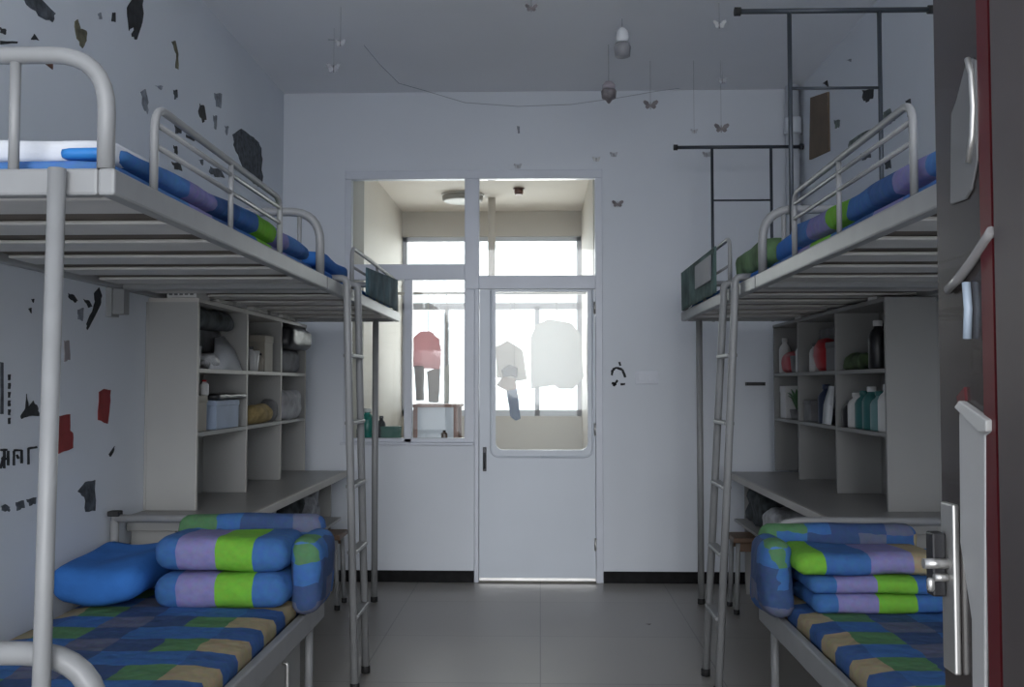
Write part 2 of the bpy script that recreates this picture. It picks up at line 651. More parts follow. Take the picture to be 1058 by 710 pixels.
def guard(s, root, ys, zt, zmid, zlow=None, r=0.0095):
    ya, yb = ys[0], ys[-1]
    m = MB()
    m.tube(rounded([(X(s, 0.017), ya, ZR1), (X(s, 0.017), ya, zt), (X(s, 0.017), yb, zt - 0.01), (X(s, 0.017), yb, ZR1)], 0.06, 6), r, 10)
    for y in ys[1:-1]:
        m.tube([(X(s, 0.017), y, ZR1), (X(s, 0.017), y, zt - 0.008)], r * 0.85, 8)
    g = m.build('guard_rail', STEEL, root)
    for z in [z for z in (zmid, zlow) if z]:
        mm = MB()
        mm.tube([(X(s, 0.017), ya, z), (X(s, 0.017), yb, z)], r * 0.7, 8)
        mm.build('guard_bar', STEEL, g)


for s in (-1, 1):
    w = side_word[s]
    bunk = thing('bunk_bed', 'grey steel bunk bed at the %s wall, nearest the camera, with patchwork bedding below' % w,
                 'bunk bed', (X(s, 0.43), (Y0 + Y1) / 2, 0), 'bunk beds along the walls')
    upper_frame(s, bunk, Y0, Y1, 6)
    # posts
    for u in (0.112, 0.80):
        m = MB()
        m.tube([(X(s, u + 0.016), Y0 - 0.0175, 0), (X(s, u - 0.004), Y0 - 0.0175, ZR1 - 0.005)], 0.0172, 12)
        p = m.build('post', STEEL, bunk)
        m = MB()
        m.lathe((X(s, u + 0.016), Y0 - 0.0175, 0.0), [(0.0195, 0.0), (0.0215, 0.002), (0.0215, 0.03), (0.0195, 0.032)])
        m.build('foot_cap', RUBBER, p)
    # wall bracket at the far inner corner
    m = MB()
    sbox(m, s, 0.80, 0.845, Y1 - 0.05, Y1, ZR0 - 0.1, ZR0)
    sbox(m, s, 0.845, 0.869, Y1 - 0.06, Y1 + 0.01, ZR0 - 0.11, ZR0 + 0.05)
    m.build('wall_bracket', STEEL, bunk)
    # end loops
    e = end_loop(s, Y0 + 0.017, ZR1, 1.965).build('headboard', STEEL, bunk)
    for u in (0.215, 0.43, 0.65):
        m = MB()
        m.tube([(X(s, u), Y0 + 0.017, ZR1), (X(s, u), Y0 + 0.017, 1.95)], 0.011, 8)
        m.build('spindle', STEEL, e)
    e = end_loop(s, Y1 - 0.017, ZR1, 1.985).build('headboard', STEEL, bunk)
    for u in (0.11, 0.43, 0.75):
        m = MB()
        m.tube([(X(s, u), Y1 - 0.017, ZR1), (X(s, u), Y1 - 0.017, 1.97)], 0.009, 8)
        m.build('spindle', STEEL, e)
    guard(s, bunk, (2.17, 2.72, 3.24) if s < 0 else (2.29, 2.86, 3.36), 1.925 if s < 0 else 1.955, 1.885 if s < 0 else 1.91, 1.835 if s < 0 else 1.86)
    # lower bed
    m = MB()
    sbox(m, s, 0, 0.03, Y0, Y1, 0.38, 0.46)
    m.build('side_rail', STEEL, bunk, bevel=0.006)
    m = MB()
    sbox(m, s, 0.815, 0.845, Y0, Y1, 0.38, 0.46)
    m.build('side_rail', STEEL, bunk, bevel=0.006)
    m = MB()
    sbox(m, s, 0.03, 0.815, Y0, Y0 + 0.03, 0.38, 0.46)
    m.build('end_rail', STEEL, bunk, bevel=0.006)
    m = MB()
    sbox(m, s, 0.03, 0.815, Y1 - 0.03, Y1, 0.38, 0.46)
    m.build('end_rail', STEEL, bunk, bevel=0.006)
    m = MB()
    sbox(m, s, 0.03, 0.815, Y0 + 0.03, Y1 - 0.03, 0.40, 0.43)
    m.build('bed_board', BOARD, bunk)
    e = end_loop(s, Y0 + 0.03, 0.46, 0.76, r=0.024).build('headboard', STEEL, bunk)
    for u in (0.25, 0.43, 0.6):
        m = MB()
        m.tube([(X(s, u), Y0 + 0.03, 0.46), (X(s, u), Y0 + 0.03, 0.745)], 0.011, 8)
        m.build('spindle', STEEL, e)
    m = MB()
    m.tube(rounded([(X(s, 0.02), Y1 - 0.02, 0.46), (X(s, 0.02), Y1 - 0.02, 0.765), (X(s, 0.845), Y1 - 0.02, 0.765)], 0.16, 8), 0.0165, 12)
    m.tube([(X(s, 0.835), Y1 - 0.02, 0.46), (X(s, 0.835), Y1 - 0.02, 0.775)], 0.0165, 12)
    e = m.build('headboard', STEEL, bunk)
    if s < 0:
        m = MB()
        sbox(m, s, 0.812, 0.858, Y1 - 0.043, Y1 + 0.003, 0.775, 0.795)
        m.build('corner_cap', RUBBER, bunk, bevel=0.004)
    m = MB()
    sbox(m, s, 0.12, 0.8, Y1 - 0.028, Y1 - 0.012, 0.62, 0.65)
    m.build('headboard_bar', STEEL, e)
    for u in (0.05, 0.80):
        m = MB()
        m.tube([(X(s, u), Y1 - 0.05, 0), (X(s, u), Y1 - 0.05, 0.385)], 0.016, 10)
        p = m.build('leg', STEEL, bunk)
        m = MB()
        m.lathe((X(s, u), Y1 - 0.05, 0.0), [(0.0165, 0.0), (0.019, 0.002), (0.019, 0.03), (0.0165, 0.032)])
        m.build('foot_cap', RUBBER, p)

    # loft bed
    loft = thing('loft_bed', 'grey steel loft bed over the desk at the %s wall' % w,
                 'loft bed', (X(s, 0.43), (Y1 + Y2) / 2, 0), 'loft beds over the desks')
    upper_frame(s, loft, Y1 + 0.006, Y2, 6)
    for u in (0.10 if s > 0 else 0.14,):
        m = MB()
        m.tube([(X(s, u), Y2 - 0.05, 0), (X(s, u), Y2 - 0.05, ZR0 + 0.004)], 0.019, 12)
        p = m.build('post', STEEL, loft)
        m = MB()
        m.lathe((X(s, u), Y2 - 0.05, 0.0), [(0.0195, 0.0), (0.0215, 0.002), (0.0215, 0.03), (0.0195, 0.032)])
        m.build('foot_cap', RUBBER, p)
    for y in (Y1 + 0.09, Y2 - 0.06):
        m = MB()
        sbox(m, s, 0.846, 0.869, y - 0.04, y + 0.04, ZR0 + 0.03, ZR1 + 0.03)
        m.build('wall_bracket', STEEL, loft)
    guard(s, loft, (4.5, 5.2, 5.86), 1.93 if s < 0 else 1.965, 1.84)
    end_loop(s, Y2 - 0.017, ZR1, 1.9).build('headboard', STEEL, loft)

    # ladder hooked over the loft rail
    lad = thing('ladder', 'narrow grey steel ladder leaning on the %s loft bed rail, with rungs' % w,
                'ladder', (X(s, -0.06), 4.33, 0), 'bunk ladders')
    for y, xt, xb in ((4.2, -0.02, -0.065 if s < 0 else -0.105), (4.46, -0.02, -0.065 if s < 0 else -0.115)):
        m = MB()
        m.tube(rounded([(X(s, xb), y, 0.0), (X(s, xt), y, 1.69), (X(s, xt), y, 1.752), (X(s, 0.06), y, 1.752)], 0.03, 5), 0.0165, 10)
        rl = m.build('ladder_rail', STEEL, lad)
        m = MB()
        m.lathe((X(s, xb), y, 0.0), [(0.017, 0.0), (0.02, 0.002), (0.02, 0.03), (0.017, 0.032)])
        m.build('foot_cap', RUBBER, rl)
    for z in (0.31, 0.58, 0.86, 1.13, 1.42):
        t = z / 1.69
        xb = -0.065 if s < 0 else -0.11
        u = xb + (-0.02 - xb) * t
        m = MB()
        sbox(m, s, u - 0.022, u + 0.022, 4.2, 4.46, z - 0.008, z + 0.008)
        m.build('rung', STEEL, lad, bevel=0.004)

    # desk
    desk = thing('desk', 'grey laminate desk under the %s loft bed' % w, 'desk', (s * 1.46, 5.15, 0), 'desks under the loft beds')
    DX = 1.215 if s < 0 else 1.17
    m = MB()
    a, b = s * DX, s * (XW - 0.001)
    m.box(min(a, b), max(a, b), 4.06, 6.22, 0.725, 0.75)
    m.build('desktop', DESKT, desk, bevel=0.003)
    m = MB()
    a, b = s * (DX - 0.004), s * (DX + 0.016)
    m.box(min(a, b), max(a, b), 4.06, 6.22, 0.715, 0.752)
    m.build('edge_strip', EDGE, desk, bevel=0.003)
    m = MB()
    a, b = s * (DX + 0.02), s * (XW - 0.01)
    m.box(min(a, b), max(a, b), 4.052, 4.072, 0.69, 0.753)
    m.build('end_apron', DESKM, desk, bevel=0.003)
    for y, q in ((4.075, 0.30), (5.10, 0.24), (6.18, 0.10)):
        m = MB()
        a, b = s * (DX + q), s * (XW - 0.02)
        m.box(min(a, b), max(a, b), y, y + 0.02, 0.0, 0.725)
        m.build('side_panel', DESKM, desk)
    m = MB()
    a, b = s * (DX + 0.03), s * (XW - 0.03)
    m.box(min(a, b), max(a, b), 4.1, 6.17, 0.45, 0.465)
    m.build('under_shelf', DESKM, desk)

    # shelf unit on the desk
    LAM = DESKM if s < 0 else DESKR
    SX = 1.49
    su = thing('shelf_unit', 'grey open shelf unit standing on the %s desk, cluttered' % w, 'shelf', (s * 1.6, 5.25, 0.751),
               'shelf units on the desks')
    ys = (4.24, 4.96, 5.62, 6.2) if s < 0 else (4.28, 5.0, 5.72, 6.3)
    zt = 1.655
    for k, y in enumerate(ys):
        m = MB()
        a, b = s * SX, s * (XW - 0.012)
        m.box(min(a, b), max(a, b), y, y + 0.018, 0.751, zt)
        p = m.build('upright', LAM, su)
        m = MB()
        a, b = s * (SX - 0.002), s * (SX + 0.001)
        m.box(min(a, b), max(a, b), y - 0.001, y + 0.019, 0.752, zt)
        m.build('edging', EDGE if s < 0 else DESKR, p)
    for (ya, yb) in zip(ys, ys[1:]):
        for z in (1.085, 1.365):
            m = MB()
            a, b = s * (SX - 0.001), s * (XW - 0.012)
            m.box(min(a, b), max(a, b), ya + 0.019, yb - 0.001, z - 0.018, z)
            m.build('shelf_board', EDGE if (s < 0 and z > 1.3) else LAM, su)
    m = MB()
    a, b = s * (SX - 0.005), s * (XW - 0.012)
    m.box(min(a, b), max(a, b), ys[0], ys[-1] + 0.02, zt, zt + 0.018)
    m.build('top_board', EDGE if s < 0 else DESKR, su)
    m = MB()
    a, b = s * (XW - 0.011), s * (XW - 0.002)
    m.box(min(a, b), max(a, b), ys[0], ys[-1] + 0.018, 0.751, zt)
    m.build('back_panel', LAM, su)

# ------------------------------------------------------------------ bedding
def sx_soft(s, u0, u1, *a, **k):
    m = MB()
    p, q = X(s, u0), X(s, u1)
    m.soft(min(p, q), max(p, q), *a, **k)
    return m


for s in (-1, 1):
    w = side_word[s]
    o = sx_soft(s, 0.036, 0.8, Y0 + 0.045, Y1 - 0.05, 0.431, 0.515, 0.03, n=(10, 24, 3), amp=0.006, seed=s).build('mattress', SHEET)
    tag(o, 'patchwork printed mattress in blue, green and tan on the %s lower bunk' % w, 'mattress', 'lower bunk mattresses')
    o = sx_soft(s, 0.04, 0.8, Y0 + 0.06, Y1 - 0.05, ZR0 + 0.043, 1.765, 0.02, n=(10, 24, 3), amp=0.005, seed=s + 3).build(
        'mattress', PATCHY)
    tag(o, 'blue and lilac printed mattress on the %s upper bunk nearest the camera' % w, 'mattress', 'upper bunk mattresses')
    o = sx_soft(s, 0.04, 0.8, Y1 + 0.06, Y2 - 0.06, ZR0 + 0.043, 1.775, 0.025, n=(10, 24, 3), amp=0.006, seed=s + 5).build(
        'mattress', SKYB)
    tag(o, 'blue mattress on the %s loft bed by the door wall' % w, 'mattress', 'loft bed mattresses')


def humps(ya, yb, z0, hs):
    def fn(v):
        t = (v.y - ya) / (yb - ya)
        t = max(0, min(0.9999, t)) * (len(hs) - 1)
        i = int(t)
        h = hs[i] + (hs[i + 1] - hs[i]) * (t - i)
        return Vector((v.x, v.y, z0 + (v.z - z0) * h))
    return fn


ql = sx_soft(-1, 0.038, 0.6, 2.08, 3.78, 1.768, 1.85, 0.04, n=(8, 40, 5), amp=0.014, seed=2,
             fn=humps(2.08, 3.78, 1.768, (0.55, 0.75, 0.7, 0.85, 0.95, 0.9, 0.7))).build('quilt', PATCHY)
tag(ql, 'rumpled blue, purple and green quilt on the left upper bunk behind the guard rail', 'quilt', 'quilts on the upper bunks')
qr = sx_soft(1, 0.038, 0.6, 2.0, 3.5, 1.768, 1.86, 0.04, n=(8, 40, 5), amp=0.012, seed=9,
             fn=humps(2.0, 3.5, 1.768, (0.7, 0.75, 0.8, 0.85, 1.0, 1.1))).build('quilt', PATCHY)
tag(qr, 'blue and lilac quilt on the right upper bunk behind the guard rail', 'quilt', 'quilts on the upper bunks')
o = sx_soft(-1, 0.06, 0.78, 2.045, 2.3, 1.768, 1.825, 0.02, n=(12, 6, 4), amp=0.007, seed=11).build('folded_bedding', WHITEC)
tag(o, 'white folded bedding at the near end of the left upper bunk', 'bedding')
o = sx_soft(-1, 0.05, 0.15, 1.995, 2.04, 1.766, 1.79, 0.01, n=(6, 4, 2), amp=0.003).build('tissue_packet', mat('bright_blue_plastic', (0.03, 0.2, 0.55), 0.35))
tag(o, 'small bright blue packet in front of the white bedding on the left upper bunk', 'packet')

# covers draped over the loft guard rails
for s, mt, lab in ((-1, TEAL, 'dark teal cover draped over the left loft bed guard rail'),
                   (1, TEALG, 'grey-green cover draped over the right loft bed guard rail')):
    m = MB()
    grid = []
    ya, yb = (4.75, 5.80) if s < 0 else (4.7, 5.84)
    for i in range(9):
        row = []
        for j in range(22):
            t = j / 21
            y = ya + (yb - ya) * t
            z1_ = (1.915 if s < 0 else 1.955) - (0.05 * (1 - t) if s < 0 else 0)
            z = 1.732 + (z1_ - 1.732) * i / 8
            row.append((X(s, -0.004 - 0.006 * math.sin(t * 31) * (1 - i / 8) - 0.004), y, z))
        grid.append(row)
    m.sheet(grid if s < 0 else grid, 0.006)
    o = m.build('draped_cover', mt)
    tag(o, lab, 'blanket')
    o2 = sx_soft(s, 0.05, 0.6, 3.98, 4.6, 1.778, 1.85 if s < 0 else 1.89, 0.03, n=(8, 10, 4), amp=0.012, seed=s * 4).build(
        'folded_cover', SKYB if s < 0 else mat('grass_green_cloth', (0.11, 0.2, 0.09), 0.9, var=0.5, scale=9))
    tag(o2, 'rumpled %s cover at the near end of the %s loft bed' % ('blue' if s < 0 else 'green', side_word[s]), 'blanket')
m = MB()
m.box(X(1, -0.026), X(1, -0.018), 4.78, 5.25, 1.80, 1.925)
o = m.build('hanging_board', mat('grey_board', (0.22, 0.23, 0.26), 0.6), bevel=0.003)
tag(o, 'small grey board hung on the right loft bed guard rail', 'board')
o = sx_soft(1, 0.06, 0.5, 3.55, 3.84, 1.768, 1.85, 0.03, n=(8, 6, 4), amp=0.01, seed=21).build('blanket', SKYB)
tag(o, 'plain blue folded blanket at the far end of the right upper bunk', 'blanket')


# folded quilts on the lower bunks
def fold_stack(s, x0, x1, y0, y1, z, h, mtl, seed, name='folded_quilt'):
    m = MB()
    m.soft(x0, x1, y0, y1, z, z + h * 0.5, h * 0.24, n=(16, 8, 4), amp=0.008, fr=5, seed=seed)
    m.soft(x0 + 0.01, x1 - 0.005, y0 + 0.01, y1, z + h * 0.48, z + h, h * 0.25, n=(16, 8, 4), amp=0.008, fr=5, seed=seed + 2)
    return m.build(name, mtl)


def shift(o, dx):
    for v in o.data.vertices:
        v.co.x -= dx
    o.location.x += dx
    return o


x0, x1 = -1.36, -0.845
m = MB()
m.soft(x0, x1 - 0.04, 3.42, 3.74, 0.513, 0.632, 0.055, n=(18, 10, 6), amp=0.011, fr=5, seed=1)
o = m.build('folded_quilt', STRIPE_L)
tag(o, 'folded blue, purple and green striped quilt, lower of the pair on the left bunk', 'quilt', 'folded quilts on the left lower bunk')
m = MB()
m.soft(x0 - 0.01, x1 - 0.04, 3.43, 3.75, 0.634, 0.755, 0.055, n=(18, 10, 6), amp=0.012, fr=5, seed=6)
o = m.build('folded_quilt', STRIPE_L)
tag(o, 'folded blue, purple and green striped quilt, upper of the pair on the left bunk', 'quilt', 'folded quilts on the left lower bunk')
m = MB()
m.soft(-1.40, -0.825, 3.755, 3.855, 0.515, 0.80, 0.05, n=(18, 6, 10), amp=0.012, fr=5, seed=8)
o = m.build('folded_quilt', PATCH)
tag(o, 'dull patchwork quilt standing behind the striped pair on the left bunk', 'quilt', 'folded quilts on the left lower bunk')
m = MB()
m.soft(-0.895, -0.785, 3.50, 3.80, 0.468, 0.745, 0.052, n=(5, 10, 8), amp=0.014, fr=5, seed=18)
o = m.build('draped_quilt', PATCH_D)
tag(o, 'patchwork quilt end drooping over the left lower bunk side rail', 'quilt')
m = MB()


def pil(v):
    t = (v.y - 3.3) / 0.55
    return Vector((v.x, v.y, v.z + 0.03 * max(0, t) - 0.012 * math.cos(v.x * 20)))


m.soft(-1.70, -1.375, 3.36, 3.85, 0.53, 0.655, 0.055, n=(14, 14, 6), amp=0.014, fr=6, seed=3, fn=pil)
o = m.build('pillow', SKYB)
tag(o, 'plain blue pillow against the wall on the left lower bunk', 'pillow')

m = MB()
m.soft(0.93, 1.385, 3.40, 3.72, 0.513, 0.58, 0.03, n=(18, 10, 4), amp=0.007, fr=5, seed=31)
o = m.build('folded_quilt', STRIPE_R)
tag(o, 'thin folded striped quilt at the bottom of the right bunk stack', 'quilt', 'folded quilts on the right lower bunk')
m = MB()
m.soft(0.92, 1.385, 3.40, 3.72, 0.581, 0.64, 0.029, n=(18, 10, 4), amp=0.008, fr=5, seed=34)
o = m.build('folded_quilt', STRIPE_R)
tag(o, 'thin folded striped quilt in the middle of the right bunk stack', 'quilt', 'folded quilts on the right lower bunk')
m = MB()
m.soft(0.885, 1.39, 3.41, 3.73, 0.641, 0.713, 0.035, n=(18, 10, 6), amp=0.01, fr=5, seed=37)
o = m.build('folded_quilt', STRIPE_T)
tag(o, 'thick striped quilt with a bright green end, topmost of the right bunk stack', 'quilt', 'folded quilts on the right lower bunk')
m = MB()
m.soft(0.83, 1.42, 3.745, 3.855, 0.515, 0.77, 0.052, n=(18, 6, 10), amp=0.012, fr=5, seed=40)
o = m.build('folded_quilt', PATCH)
tag(o, 'dull patchwork quilt standing behind the stack on the right bunk', 'quilt', 'folded quilts on the right lower bunk')
m = MB()
m.soft(0.785, 0.90, 3.50, 3.78, 0.468, 0.745, 0.055, n=(5, 10, 8), amp=0.014, fr=5, seed=44)
o = m.build('draped_quilt', PATCH_D)
tag(o, 'patchwork quilt end drooping over the right lower bunk side rail', 'quilt')
m = MB()
m.soft(1.40, 1.67, 3.40, 3.84, 0.53, 0.68, 0.06, n=(12, 12, 6), amp=0.014, fr=6, seed=47)
o = m.build('pillow', SKYB)
tag(o, 'plain blue pillow against the wall on the right lower bunk', 'pillow')

# storage cabinet under the left lower bunk
c = thing('storage_cabinet', 'low grey storage cabinet under the left lower bunk', 'cabinet', (-1.25, 3.1, 0))
bx(-1.6, -0.94, 2.2, 3.82, 0.0, 0.36).build('body', DESKM, c, bevel=0.004)
for (a, b) in ((2.21, 2.99), (3.02, 3.81)):
    d = bx(-0.939, -0.924, a, b, 0.02, 0.35).build('door', DESKM, c, bevel=0.003)
    yy = b - 0.27 if a > 2.5 else a + 0.1
    m = MB()
    m.tube(rounded([(-0.924, yy, 0.20), (-0.904, yy, 0.20), (-0.904, yy, 0.30), (-0.924, yy, 0.30)], 0.01, 4), 0.006, 8)
    m.build('handle', STEELP, d)


# stools under desks
def stool(x, y, lab, wood, legm, h=0.45):
    t = thing('stool', lab, 'stool', (x, y, 0), 'stools under the desks')
    bx(x - 0.15, x + 0.15, y - 0.12, y + 0.12, h - 0.03, h).build('seat', wood, t, bevel=0.006)
    for yy in (y - 0.09, y + 0.09):
        m = MB()
        m.box(x - 0.12, x + 0.12, yy - 0.01, yy + 0.01, h - 0.08, h - 0.031)
        m.build('apron', wood, t)
    for dx in (-0.12, 0.12):
        for dy in (-0.09, 0.09):
            m = MB()
            m.tube([(x + dx * 1.12, y + dy * 1.12, 0), (x + dx, y + dy, h - 0.031)], 0.014, 8)
            lg = m.build('leg', legm, t)
            m = MB()
            m.lathe((x + dx * 1.12, y + dy * 1.12, 0.0), [(0.0145, 0.0), (0.017, 0.002), (0.017, 0.025), (0.0145, 0.027)], 10)
            m.build('foot_cap', RUBBER, lg)


WOOD = mat('brown_stool_wood', (0.13, 0.075, 0.045), 0.5, var=0.25, scale=8)
stool(1.24, 5.74, 'brown wooden stool with grey legs tucked under the right desk', WOOD, STEEL, 0.43)
stool(-1.30, 5.78, 'brown wooden stool with grey legs tucked under the left desk', WOOD, STEEL, 0.43)

# clutter under the desks
CLOTHD = mat('dark_mixed_cloth', (0.05, 0.06, 0.065), 0.9, var=0.8, scale=14)
GREYBAG = mat('grey_plastic_bag', (0.28, 0.29, 0.31), 0.4, var=0.5, scale=16, bump=0.5)
def lump(name, x0, x1, y0, y1, z0, z1, mt, lab, cat, amp=0.025, seed=0, r=0.04, group=None):
    m = MB()
    m.soft(x0, x1, y0, y1, z0, z1, r, n=(10, 10, 8), amp=amp, fr=14, seed=seed)
    return tag(m.build(name, mt), lab, cat, group)


PBAG = mat('pale_plastic_bag', (0.45, 0.46, 0.48), 0.4, var=0.4, scale=16, bump=0.5)
lump('cloth_bag', -1.58, -1.345, 4.75, 5.05, 0.468, 0.69, GREYBAG, 'crumpled grey bag on the shelf under the left desk', 'bag', seed=4)
lump('clothes_bundle', -1.58, -1.345, 5.22, 5.6, 0.468, 0.68, CLOTHD, 'dark bundle of clothes on the shelf under the left desk, nearer the bed', 'clothes', seed=5)
lump('clothes_bundle', -1.58, -1.34, 5.64, 6.05, 0.468, 0.66, GREYBAG, 'grey crumpled bundle on the shelf under the left desk, by the door wall', 'clothes', seed=25)
lump('cloth_bag', 1.30, 1.55, 4.55, 5.0, 0.468, 0.64, PBAG, 'crumpled white bag on the shelf under the right desk, nearer the bed', 'bag', seed=6)
lump('clothes_bundle', 1.25, 1.56, 5.56, 6.05, 0.468, 0.68, CLOTHD, 'dark bundle of clothes on the shelf under the right desk', 'clothes', seed=7)
lump('cloth_bag', 1.22, 1.45, 5.14, 5.5, 0.468, 0.62, PBAG, 'crumpled white bag in the middle of the shelf under the right desk', 'bag', seed=16)

# ------------------------------------------------------------------ shelf contents
PLAST_W = mat('white_plastic', (0.6, 0.6, 0.6), 0.35)
PLAST_R = mat('red_plastic', (0.36, 0.012, 0.018), 0.35)
PLAST_K = mat('black_plastic', (0.014, 0.014, 0.017), 0.4)
PLAST_T = mat('teal_plastic', (0.03, 0.13, 0.13), 0.35)
PLAST_B = mat('navy_plastic', (0.015, 0.025, 0.06), 0.4)
BEIGE = mat('beige_card', (0.36, 0.33, 0.28), 0.7)
PALEB = mat('pale_blue_card', (0.34, 0.42, 0.56), 0.6)
TANP = mat('tan_plush', (0.36, 0.27, 0.12), 0.95, var=0.3, scale=30)
GREYC = mat('grey_cloth', (0.17, 0.17, 0.18), 0.9, var=0.3, scale=10)
LEAF = mat('plant_leaf', (0.05, 0.13, 0.05), 0.6, var=0.3)
S1, S2 = 1.086, 1.366
TOPZ = 1.674


def bottle(x, y, z, h, r, mt, capm, lab, group, cat='bottle', name='bottle'):
    t = thing(name, lab, cat, (x, y, z), group)
    m = MB()
    m.lathe((x, y, z), [(r * 0.9, 0), (r, 0.006), (r, h * 0.66), (r * 0.8, h * 0.76), (r * 0.42, h * 0.84), (r * 0.42, h * 0.9)])
    m.build('body', mt, t)
    m = MB()
    m.lathe((x, y, z), [(r * 0.48, h * 0.88), (r * 0.5, h * 0.89), (r * 0.5, h * 0.99), (r * 0.4, h)], 12)
    m.build('cap', capm, t)
    return t


def carton(x, y, z, dx, dy, h, mt, lab, cat='box', name='carton', group=None, rz=0):
    t = thing(name, lab, cat, (x, y, z), group)
    m = MB(); m.box(x - dx / 2, x + dx / 2, y - dy / 2, y + dy / 2, z, z + h * 0.82, rz)
    m.build('body', mt, t, bevel=0.003)
    m = MB(); m.box(x - dx / 2 - 0.003, x + dx / 2 + 0.003, y - dy / 2 - 0.003, y + dy / 2 + 0.003, z + h * 0.8, z + h, rz)
    m.build('lid', mt, t, bevel=0.003)
    return t


def cup(x, y, z, h, r, mt, lab, group=None):
    t = thing('cup', lab, 'cup', (x, y, z), group)
    m = MB()
    m.lathe((x, y, z), [(r * 0.75, 0), (r * 0.8, 0.004), (r, h), (r * 0.9, h), (r * 0.72, 0.01)])
    m.build('body', mt, t)
    m = MB()
    m.tube(rounded([(x, y - r * 0.85, z + h * 0.8), (x, y - r * 1.6, z + h * 0.75), (x, y - r * 1.6, z + h * 0.25), (x, y - r * 0.8, z + h * 0.25)], 0.02, 4), 0.004, 8)
    m.build('handle', mt, t)


GL = 'things on the left shelf unit'
GR = 'things on the right shelf unit'
# left, nearest column
carton(-1.565, 4.36, S1, 0.11, 0.14, 0.16, BEIGE, 'beige carton on the lower left shelf beside the pale blue box', group=GL)
carton(-1.56, 4.70, S1, 0.12, 0.34, 0.135, PALEB, 'pale blue box on the lower left shelf, under a black folder', group=GL)
m = MB(); m.soft(-1.68, -1.485, 4.50, 4.94, S1 + 0.137, S1 + 0.165, 0.012, n=(8, 12, 3), amp=0.008, fr=9)
tag(m.build('folder', PLAST_K), 'floppy black folder lying on the pale blue box of the left shelf', 'folder', GL)
m = MB()
m.sheet([[(-1.50, 4.42, S2), (-1.50, 4.72, S2), (-1.50, 4.92, S2)], [(-1.54, 4.62, S2 + 0.09), (-1.54, 4.8, S2 + 0.1), (-1.54, 4.93, S2 + 0.1)],
         [(-1.6, 4.80, S2 + 0.16), (-1.6, 4.88, S2 + 0.17), (-1.6, 4.94, S2 + 0.17)]], 0.004)
tag(m.build('paper_sheet', WHITEC), 'white paper leaning in the upper near compartment of the left shelf', 'paper', GL)
lump('clothes_bundle', -1.69, -1.52, 4.3, 4.9, S2 + 0.19, S2 + 0.28, CLOTHD, 'dark clothes stuffed at the top of the left shelf near column', 'clothes', amp=0.01, seed=3, group=GL)
bx(-1.69, -1.62, 4.27, 4.95, S2, S2 + 0.19).build('storage_box', GREYC)
tag(bpy.data.objects['storage_box'], 'grey storage box at the back of the upper near left compartment', 'box', GL)
cup(-1.55, 4.345, S2, 0.10, 0.04, PLAST_W, 'white cup at the near end of the upper left shelf', GL)
lump('cloth_bag', -1.60, -1.50, 4.47, 4.62, S2 - 0.0005, S2 + 0.075, PBAG, 'white crumpled bag beside the leaning paper on the left shelf', 'bag', amp=0.012, seed=33, group=GL)
bottle(-1.52, 4.42, S1 + 0.1605, 0.07, 0.02, PLAST_W, PLAST_R, 'tiny white bottle with red cap on top of the beige carton', GL)
bottle(-1.66, 4.70, S2, 0.15, 0.03, PLAST_K, PLAST_W, 'black bottle behind the leaning paper on the left shelf', GL)
# left middle column
bottle(-1.53, 5.165, S2, 0.13, 0.026, PLAST_W, GREYC, 'small white bottle with grey cap in the upper middle left compartment', GL)
bottle(-1.53, 5.33, S2, 0.10, 0.022, BEIGE, PLAST_K, 'small beige bottle with black cap in the upper middle left compartment', GL)
lump('plush_toy', -1.58, -1.49, 5.50, 5.60, S1, S1 + 0.13, GREYC, 'small grey plush leaning on the divider of the lower middle left shelf', 'toy', amp=0.012, seed=17, r=0.04, group=GL)
bottle(-1.545, 5.08, S2, 0.17, 0.034, GREYC, PLAST_W, 'short grey bottle in the upper middle compartment of the left shelf', GL)
cup(-1.55, 5.24, S2, 0.11, 0.045, PLAST_W, 'white cup in the upper middle compartment of the left shelf', GL)
carton(-1.56, 5.44, S2, 0.1, 0.16, 0.2, BEIGE, 'beige carton in the upper middle compartment of the left shelf', group=GL)
lump('plush_toy', -1.60, -1.48, 5.12, 5.48, S1, S1 + 0.10, TANP, 'tan plush lump on the lower middle shelf of the left unit', 'toy', amp=0.02, seed=13, r=0.045, group=GL)
# left far column
lump('handbag', -1.66, -1.43, 5.66, 6.14, S2 + 0.14, S2 + 0.27, PLAST_K, 'black bag at the top of the left shelf far column', 'bag', amp=0.012, seed=8, group=GL)
lump('cloth_bag', -1.68, -1.5, 5.68, 6.12, S2, S2 + 0.14, GREYC, 'grey cloth bag in the upper far compartment of the left shelf', 'bag', amp=0.015, seed=14, group=GL)
lump('cloth_bag', -1.62, -1.46, 5.6435, 6.0, S1, S1 + 0.17, mat('light_grey_cloth', (0.3, 0.3, 0.32), 0.8, var=0.3, scale=12), 'light grey bag spilling from the lower far compartment of the left shelf', 'bag', amp=0.02, seed=15, group=GL)
